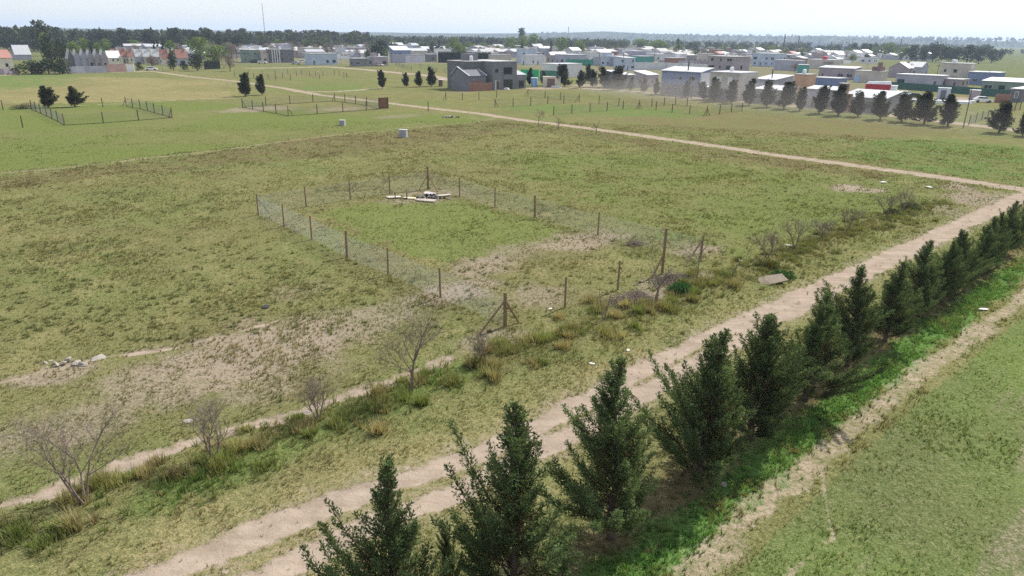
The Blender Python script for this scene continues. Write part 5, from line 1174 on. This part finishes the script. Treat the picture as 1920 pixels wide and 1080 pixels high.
NAMED = [
 ('bush', 60, 139, 113, 50, 'broad dark bush beside the red roofed edge house'), ('bush', 92, 139, 108, 48, 'tallest part of the dark bushes before the stepped terrace'), ('bush', 117, 138, 110, 36, 'rounded dark bush touching the lilac terrace wall'),
 ('dark', 98, 126, 62, 30, 'big dark tree behind the bushes of the stepped terrace'), ('dark', 118, 124, 74, 22, 'slim dark conifer beside the stepped terrace'), ('pine', 84, 105, 41, 30, 'tallest pine sticking out above the wood'), ('round', 90, 112, 62, 18, 'pale green tree in front of the tallest pine'),
 ('round', 142, 112, 78, 26, 'wide yellow green tree above the stepped terrace'), ('round', 162, 110, 72, 20, 'light green round tree above the stepped terrace'), ('dark', 174, 110, 76, 14, 'dark tree beside the light green round tree'), ('round', 186, 112, 80, 14, 'dull olive tree above the front townhouse'),
 ('round', 376, 112, 70, 40, 'bright green spreading tree over the grey house'), ('round', 409, 121, 84, 42, 'bright green round tree at the end of the townhouses'), ('round', 323, 112, 76, 20, 'green tree behind the red roofs'), ('column', 293, 112, 76, 6, 'first of three dark column cypresses behind the townhouses'), ('column', 300, 112, 75, 6, 'second of three dark column cypresses behind the townhouses'), ('column', 308, 112, 77, 7, 'third of three dark column cypresses behind the townhouses'),
 ('dark', 326, 133, 97, 18, 'dark brown green conifer in front of the red roofed townhouse'), ('dark', 371, 133, 100, 26, 'dark reddish tree beside the clipped hedge'), ('bush', 345, 131, 114, 16, 'dark bush between the two dark trees by the road end'), ('bush', 262, 132, 114, 12, 'yellow green shrub beside the concrete pole'), ('bare', 286, 128, 104, 24, 'leafless purple tree in front of the white roofed townhouses'), ('bare', 432, 134, 100, 20, 'leafless bush at the meadow edge near the green tree'),
 ('dark', 714, 112, 73, 30, 'dense dark olive tree behind the mauve house'), ('dark', 702, 112, 79, 20, 'lower dark tree beside the dense olive tree'), ('bush', 690, 116, 92, 20, 'yellowish bush in front of the dense olive tree'), ('round', 860, 108, 80, 26, 'bright spring green tree over the dark hedge'), ('round', 852, 104, 70, 22, 'green tree behind the bright spring green one'),
 ('round', 575, 98, 74, 18, 'light green tree behind the dark modern house'), ('round', 548, 98, 76, 14, 'dark green tree behind the dark modern house'), ('round', 494, 98, 66, 24, 'olive tree behind the grey green house'), ('round', 522, 100, 74, 18, 'pale olive tree next to the radio mast'),
 ('pine', 978, 92, 54, 18, 'dark pine standing above the town skyline'), ('round', 1000, 98, 64, 30, 'large yellow green tree below the dark pine'), ('round', 958, 98, 70, 32, 'wide light green tree left of the dark pine'), ('round', 980, 99, 67, 24, 'pale green tree under the dark pine'), ('round', 1052, 103, 70, 28, 'yellow green tree above the mauve gabled house'), ('round', 1086, 104, 76, 26, 'green tree beside the lilac two storey house'),
 ('column', 1032, 105, 76, 6, 'single dark column cypress above the roofs'), ('column', 978, 106, 82, 5, 'small dark column cypress beside the white cube house'), ('round', 1232, 102, 75, 40, 'wide pale olive tree in the far town'), ('round', 1198, 98, 73, 34, 'dull olive tree beyond the lilac house'), ('poplar', 1269, 104, 72, 10, 'narrow green poplar in the far town'),
 ('dark', 1708, 117, 83, 24, 'first dark tree of the grove on the meadow edge'), ('dark', 1728, 117, 86, 22, 'second dark tree of the grove, lower than its neighbours'), ('dark', 1748, 116, 79, 28, 'tall grey green tree in the middle of the grove'), ('dark', 1770, 118, 84, 24, 'dark tree with white spots of light below it'), ('dark', 1790, 119, 88, 22, 'lower dark tree in the grove beyond the tall one'), ('dark', 1812, 119, 84, 26, 'broad dark tree of the grove above the beige house'), ('dark', 1834, 119, 88, 24, 'dark round tree next to the last gap in the grove'),
 ('dark', 1858, 118, 92, 22, 'dark round tree just past the gap in the grove'), ('dark', 1876, 112, 93, 14, 'small last dark tree of the grove'), ('dark', 1600, 106, 79, 16, 'dark tree by the far blue warehouse'), ('dark', 1618, 107, 80, 14, 'dark tree beside the far blue warehouse, closer to the grove'), ('poplar', 1628, 110, 82, 12, 'dark upright tree before the far blue warehouse'), ('round', 1664, 110, 80, 26, 'mid green tree near the dark post'), ('round', 1690, 112, 88, 22, 'light green tree beside the grove'),
 ('bush', 1362, 150, 142, 14, 'olive bush in front of the brown mauve block'), ('bare', 1490, 134, 118, 16, 'leafless tree beside the teal site tank')]
for a in NAMED: far_tree(*a)
# clipped hedges
def hedge(lb, pts, vt, th, col, seed):
    Q = [G(*p) for p in pts]; c = Q[0]; h = height_at(c, vt); g = np.random.default_rng(seed); o = empty('hedge', (*c, 0), 0, lb, 'hedge'); pos = []
    for a, b in zip(Q[:-1], Q[1:]):
        L = np.linalg.norm(b - a); n = int(L * 60); t = g.random(n)[:, None]; p = a - c + (b - a) * t; d = (b - a) / L; nrm = np.array([-d[1], d[0]])
        sh = g.random(n) < .3; off = np.where(sh, g.uniform(-1, 1, n), np.sign(g.uniform(-1, 1, n))) * th / 2 + g.normal(0, .08, n); z = np.where(sh, h + g.normal(0, .1, n), g.random(n) * h)
        pos.append(np.column_stack([p + nrm * off[:, None], z]))
        MB().prism([(*(q_ - c), -.1) for q_ in (a - nrm * th * .4, b - nrm * th * .4, b + nrm * th * .4, a + nrm * th * .4)] + [(*(q_ - c), h * .95) for q_ in (a - nrm * th * .4, b - nrm * th * .4, b + nrm * th * .4, a + nrm * th * .4)], 4).build('core', plaster('hedge_core', (.02, .025, .018), 1), o)
    pos = np.concatenate(pos); n = len(pos)
    link('leaves', frond_mesh('hedge_leaves', pos, g.normal(size=(n, 3)), g.uniform(.25, .5, n), g.uniform(.08, .16, n), np.tile(col, (n, 1)) * g.uniform(.6, 1.4, (n, 1)), g), TLEAF, o)
hedge('long tall dark hedge behind the big grey house', [(822, 117), (870, 118), (920, 119)], 97, 1.6, (.032, .040, .032), 1)
hedge('clipped dark hedge at the end of the townhouse gardens', [(386, 130), (411, 129)], 114, 2.0, (.035, .045, .032), 2)

# repeated trees of the wood and the town, placed on the ground with real sizes
LANDM = [(-40, 'the red roofed edge house'), (60, 'the dark bushes'), (150, 'the stepped terrace'), (215, 'the first red roofs'), (265, 'the white roofed townhouses'), (320, 'the last red roofs'), (385, 'the bright green trees'), (470, 'the grey green house'), (525, 'the dark modern house'), (610, 'the pale blue house'),
         (690, 'the mauve house'), (750, 'the lilac yard wall'), (850, 'the dark hedge'), (920, 'the big grey house'), (985, 'the white cube house'), (1050, 'the emerald net'), (1110, 'the lilac two storey house'), (1180, 'the glass porch house'), (1270, 'the blue corrugated house'), (1360, 'the brown mauve block'), (1430, 'the pale blue upper floor'),
         (1500, 'the tan cube house'), (1550, 'the red tank'), (1620, 'the brown chimney block'), (1690, 'the gabled houses')]
def by_landmark(lb, u): return f"{lb}, beyond {min(LANDM, key=lambda k: abs(k[0] - u))[1]}"
def grove(kind, n, ub, vb, hb, lb, grp, seed, avoid=()):
    g = random.Random(seed); c = 0
    while c < n:
        u = g.uniform(*ub); v = g.uniform(*vb) + .0146 * (u - 960) * .9; q = G(u, v); h = g.uniform(*hb)
        c += 1
        o = empty({'round': 'leafy_tree', 'dark': 'dark_tree', 'pine': 'pine_tree', 'bare': 'leafless_tree', 'column': 'column_cypress', 'poplar': 'poplar_tree'}[kind], (*q, 0), g.uniform(0, 6.28), by_landmark(lb, u), 'tree', grp)
        pr = TP[kind][g.randrange(len(TP[kind]))]; s_ = h / 10; kk = g.uniform(.8, 1.2); k = s_ * kk; o.scale = (k, k, s_); o['label'] = ('slim ' if kk < .93 else 'wide ' if kk > 1.07 else '') + o['label']
        link('trunk', pr[0], BARK, o); link('crown', pr[1], TLEAF, o)
grove('pine', 80, (-40, 430), (97, 108), (11, 16), 'tall dark pine in the wood', 'pines of the wood', 1)
grove('dark', 34, (-40, 460), (98, 109), (10, 14), 'dark broad tree in the wood', 'broad trees of the wood', 2)
grove('pine', 56, (430, 700), (92, 98), (11, 17), 'tall dark pine on the skyline', 'pines on the skyline', 3)
grove('round', 18, (180, 440), (103, 112), (6, 9), 'light green garden tree', 'garden trees', 4)
grove('bare', 90, (215, 700), (101, 116), (5, 8.5), 'leafless mauve town tree', 'leafless town trees', 5)
grove('dark', 60, (690, 1100), (84, 94), (8, 13), 'dark tree of the far town', 'dark trees beyond the town', 6)
grove('round', 30, (700, 1100), (92, 101), (6, 9), 'yellow green tree between far roofs', 'green trees in the far town', 7)
grove('dark', 110, (1080, 1660), (79, 95), (7, 12), 'dark distant tree', 'distant dark trees', 8)
grove('round', 90, (1120, 1720), (86, 101), (5, 9), 'olive distant tree', 'distant olive trees', 9)
grove('bare', 44, (880, 1330), (92, 106), (5, 7), 'leafless tree between houses', 'leafless middle town trees', 10)
grove('column', 14, (640, 1300), (92, 102), (7, 10), 'thin dark column cypress', 'column cypresses in gardens', 11)
grove('dark', 14, (660, 830), (98, 106), (6, 9), 'dark garden tree', 'dark garden trees', 12)
# rows of the old town's small houses
def far_houses(n, ub, vb, lb, grp, seed, walls, roofs):
    g = random.Random(seed)
    for i in range(n):
        u = g.uniform(*ub); v = g.uniform(*vb) + .0146 * (u - 960) * .9; c = G(u, v); X, Y, h = g.uniform(6, 12), g.uniform(6, 10), g.choice([3, 3.2, 3.6, 5.6])
        o = empty('small_house', (*c, 0), ANG + g.choice([0, 0, .1, -.15]), by_landmark(lb, u), 'house', grp)
        wn = g.choice(walls); rn = g.choice(roofs); wl = MB().box(0, X, 0, Y, -.3, h).build('wall', W[wn], o); rf = RF[rn]; k = g.random()
        o['label'] = by_landmark(('tall ' if h > 5 else 'small ') + {'pale': 'pale grey'}.get(wn, wn) + ' house with ' + {'conc': 'grey', 'white': 'bright', 'grey': 'metal', 'red': 'red'}[rn] + (' flat' if k < .5 else ' gabled') + ' roof', u)
        if k < .5: MB().box(-.2, X + .2, -.2, Y + .2, h + .003, h + .25).build('roof', rf, o)
        else:
            r = g.uniform(1.0, 2.2); e = .3
            MB().prism([(-e, -e, h + .01), (X + e, -e, h + .01), (X + e, Y + e, h + .01), (-e, Y + e, h + .01), (-e, Y * .5, h + r), (X + e, Y * .5, h + r), (X + e, Y * .5 + .1, h + r), (-e, Y * .5 + .1, h + r)], 4).build('roof', rf, o)
        if g.random() < .6:
            yd = W[g.choice(walls)]; f_ = g.uniform(3, 6); MB().box(-f_, -f_ + .2, -f_, Y, -.2, 2.0).build('yard_wall', yd, o); MB().box(-f_ + .21, X, -f_, -f_ + .2, -.2, 2.0).build('yard_wall', yd, o)
        if g.random() < .4: MB().tube((X * .5, Y * .5, h + .2), (X * .5, Y * .5, h + 1.6), .5, .5, 8).build('water_tank', g.choice([W['pale'], FRMD, W['blue']]), o)
        for fc in 'LR':
            for j in range(2):
                a = (Y if fc == 'L' else X) * (.2 + .42 * j); wd = g.uniform(.9, 1.8)
                (MB().box(-.05, -.004, a, a + wd, 1., 2.2) if fc == 'L' else MB().box(a, a + wd, -.05, -.004, 1., 2.2)).build('window', glass_mat(), o)
far_houses(40, (200, 470), (104, 116), 'small pale old town house', 'old town houses', 1, ['white', 'cream', 'mauve', 'lilac', 'pale'], ['white', 'grey', 'conc', 'conc'])
far_houses(44, (430, 720), (102, 115), 'small house among mauve trees', 'roofs behind the modern houses', 2, ['white', 'cream', 'mauve', 'pale', 'beige'], ['white', 'grey', 'conc', 'conc'])
far_houses(10, (640, 680), (86, 100), 'small white house on the rise', 'white houses on the rise', 5, ['white', 'pale'], ['white', 'grey'])
far_houses(60, (860, 1240), (93, 110), 'small flat house in the packed middle town', 'middle town houses', 3, ['white', 'lilac', 'mauve', 'beige', 'pale', 'cream'], ['white', 'conc', 'grey', 'conc'])
far_houses(70, (1230, 1660), (89, 106), 'small distant house with bright roof', 'distant houses', 4, ['white', 'mauve', 'beige', 'pale', 'brick', 'lilac'], ['white', 'white', 'grey', 'conc'])
far_houses(30, (1090, 1330), (99, 118), 'small walled house in the packed town', 'packed town houses', 7, ['white', 'lilac', 'mauve', 'beige', 'pale', 'brick'], ['white', 'conc', 'grey', 'conc'])
far_houses(34, (1340, 1640), (96, 114), 'small house with yard wall', 'yard houses', 8, ['white', 'lilac', 'mauve', 'beige', 'pale', 'brick'], ['white', 'conc', 'grey', 'red'])
far_houses(30, (660, 1000), (95, 106), 'small town house', 'houses of the near town', 12, ['white', 'lilac', 'mauve', 'pale', 'beige'], ['white', 'conc', 'grey', 'conc'])
grove('round', 14, (640, 900), (98, 107), (4, 7), 'small leafy garden tree', 'near town garden trees', 15)
far_houses(16, (715, 870), (92, 101), 'small house above the hedge line', 'houses above the hedge', 9, ['white', 'lilac', 'mauve', 'pale'], ['white', 'conc', 'grey'])
grove('dark', 26, (1090, 1640), (98, 112), (4, 7), 'small dark garden tree', 'small garden trees', 13)
grove('round', 26, (1090, 1640), (98, 112), (3.5, 6), 'small green garden tree', 'small green garden trees', 14)
far_houses(9, (1600, 1740), (99, 104), 'small house with shining roof', 'meadow edge houses', 6, ['white', 'lilac', 'pale'], ['white', 'white', 'grey'])
H = House('warehouse', 'far pale blue warehouse beyond the olive trees', 1590, 97, 1520, 1600, 82, maxl=70); H.body(plaster('warehouse_blue', (.42, .50, .66), .7)); H.flat(RF['white'], over=.3)
H = House('warehouse', 'long far blue grey warehouse behind the dark trees', 1600, 99, 1555, 1612, 86, maxl=60); H.body(plaster('warehouse_grey', (.34, .40, .52), .7)); H.flat(RF['grey'], over=.3)
H = House('warehouse', 'white long shed far off on the plain', 1207, 84, 1196, 1222, 77, maxl=60); H.body(W['white']); H.flat(RF['white'], over=.3)

# ------------------------------------------------------------------ far woods and hills
def woods(nm, lb, n, fn, seed, cols):
    """far-off mass of trees, one mesh of leaf clumps"""
    g = np.random.default_rng(seed); P_, D_, L_, W_, T_ = [], [], [], [], []
    for i in range(n):
        q, h = fn(g); m = 46; w_ = h * g.uniform(.5, .9)
        d = g.normal(size=(m, 3)); d /= np.linalg.norm(d, axis=1, keepdims=True); r = g.random(m) ** .35
        p = d * r[:, None] * np.array([w_ * .5, w_ * .5, h * .42]) + np.array([q[0], q[1], h * .55])
        if len(q) > 2: p[:, 2] += q[2]
        P_.append(p); dd = g.normal(size=(m, 3)); dd[:, 2] = abs(dd[:, 2]); D_.append(dd); L_.append(g.uniform(.16, .3, m) * h); W_.append(g.uniform(.06, .12, m) * h); T_.append(np.tile(np.array(cols[g.integers(len(cols))]), (m, 1)) * g.uniform(.7, 1.3, (m, 1)))
    P_, D_, L_, W_, T_ = map(np.concatenate, (P_, D_, L_, W_, T_))
    tag(link(nm, frond_mesh(nm, P_, D_, L_, W_, T_, g), TLEAF), lb, None, None, 'stuff')
DK = [(.058, .072, .050), (.070, .084, .055), (.050, .062, .048), (.09, .10, .062)]
def band(ub, d0, d1, h0, h1):
    def f(g):
        u = g.uniform(*ub); a = math.atan((u - 960) / FPX / math.cos(PITCH) * .985); r = g.uniform(d0, d1); return np.array([r * math.sin(a), r * math.cos(a)]), g.uniform(h0, h1)
    return f
woods('woodland', 'far dark wood reading as one mass on the skyline', 420, band((-120, 720), 560, 1000, 9, 15), 1, DK)
woods('woodland', 'far trees beyond the middle town reading as one mass', 420, band((640, 1150), 700, 1500, 8, 13), 2, DK)
woods('woodland', 'distant scattered woods beyond the olive trees', 480, band((1080, 1760), 800, 2200, 7, 12), 3, DK + [(.10, .11, .06)])
def hill_mesh(nm, lb, r0, prof, m, seed, trees=True):
    """a low ridge: prof = [(u, metres)]"""
    us = np.array([p[0] for p in prof]); hs = np.array([p[1] for p in prof]); uu = np.linspace(us[0], us[-1], 160); hh = np.interp(uu, us, hs)
    hh = hh * (1 + .12 * (fbm(uu, uu * 0, .03, seed, 4) - .5)); a = np.arctan((uu - 960) / FPX); V = []; nd = 7
    for j in range(nd):
        t = j / (nd - 1); r = r0 * (1 + .35 * t); z = hh * math.sin(math.pi * min(1, t * 1.0)) if j not in (0, nd - 1) else hh * 0 - 3
        V.append(np.stack([r * np.sin(a), r * np.cos(a), z], 1))
    V = np.concatenate(V); i = np.arange(nd - 1)[:, None] * 160 + np.arange(159)[None, :]; F = np.stack([i, i + 1, i + 161, i + 160], -1).reshape(-1, 4)
    me = mesh_np(nm, V, F, True); tag(link(nm, me, m), lb, None, None, 'structure')
HILLM = plaster('far_fields', (.065, .08, .055), .95, .45, .006, .0, 0)
hill_mesh('hills', 'low wooded ridge on the horizon', 3000, [(-200, 18), (300, 20), (700, 22), (900, 24), (1050, 34), (1120, 42), (1180, 34), (1300, 30), (1420, 30), (1500, 34), (1600, 28), (1750, 24), (1920, 20), (2150, 18)], HILLM, 5)
def ridge(g):
    u = g.uniform(1000, 2100); a = math.atan((u - 960) / FPX); r = 3000 * g.uniform(1.0, 1.22); return np.array([r * math.sin(a), r * math.cos(a), 22 * math.sin(math.pi * (r / 3000 - 1) / .35)]), g.uniform(9, 17)
woods('woodland', 'thin line of trees on the horizon ridge', 900, ridge, 6, DK)
def ridge2(g):
    u = g.uniform(1700, 2100); a = math.atan((u - 960) / FPX); r = g.uniform(1000, 1300); return np.array([r * math.sin(a), r * math.cos(a)]), g.uniform(5, 9)
woods('woodland', 'dark belt of trees across the far meadow at the picture edge', 130, ridge2, 7, DK)

# ------------------------------------------------------------------ air
def volume(nm, lb, me, col, dens, aniso=.0):
    m, t, out = new_mat(nm); v = t.nodes.new('ShaderNodeVolumePrincipled'); v.inputs['Color'].default_value = (*col, 1); v.inputs['Density'].default_value = dens; v.inputs['Anisotropy'].default_value = aniso
    t.links.new(v.outputs[0], out.inputs['Volume']); m.cycles.homogeneous_volume = True if hasattr(m.cycles, 'homogeneous_volume') else None
    tag(link(nm, me, m), lb, None, None, 'stuff')
volume('haze', 'pale daylight haze over the whole plain', MB().box(-9300, 9300, -9300, 9300, -6, 90).mesh('haze'), (.62, .75, 1.0), .00017, .2)
def dust(lb, u, v, a, b, c, dens, rz):
    import bmesh
    bm = bmesh.new(); bmesh.ops.create_icosphere(bm, subdivisions=3, radius=1)
    q = G(u, v); me = bpy.data.meshes.new('dust'); M4 = Matrix.Translation((q[0], q[1], .4)) @ Matrix.Rotation(rz, 4, 'Z') @ Matrix.Diagonal((a, b, c, 1)); bmesh.ops.transform(bm, matrix=M4, verts=bm.verts); bm.to_mesh(me); bm.free()
    volume('dust', lb, me, (.58, .54, .52), dens * .8, .1)
dust('thin dust hanging over the dirt street and its cypresses', 1440, 205, 62, 13, 5.0, .011, math.radians(-56))
dust('second veil of dust where the dirt street meets the blue house', 1290, 188, 40, 16, 6, .008, math.radians(-54))
# houses that would still read alike are told apart by their place along the street
from collections import defaultdict
same = defaultdict(list)
for ob in COL.objects:
    if ob.parent is None and ob.get('category') == 'house': same[ob['label']].append(ob)
for lb, obs in same.items():
    if len(obs) > 1:
        obs.sort(key=lambda q: q.location.y / (1 + abs(q.location.x) * 0))
        for k, ob in enumerate(obs): ob['label'] = lb + (', nearest' if k == 0 else f', {ORD[k + 1]}')
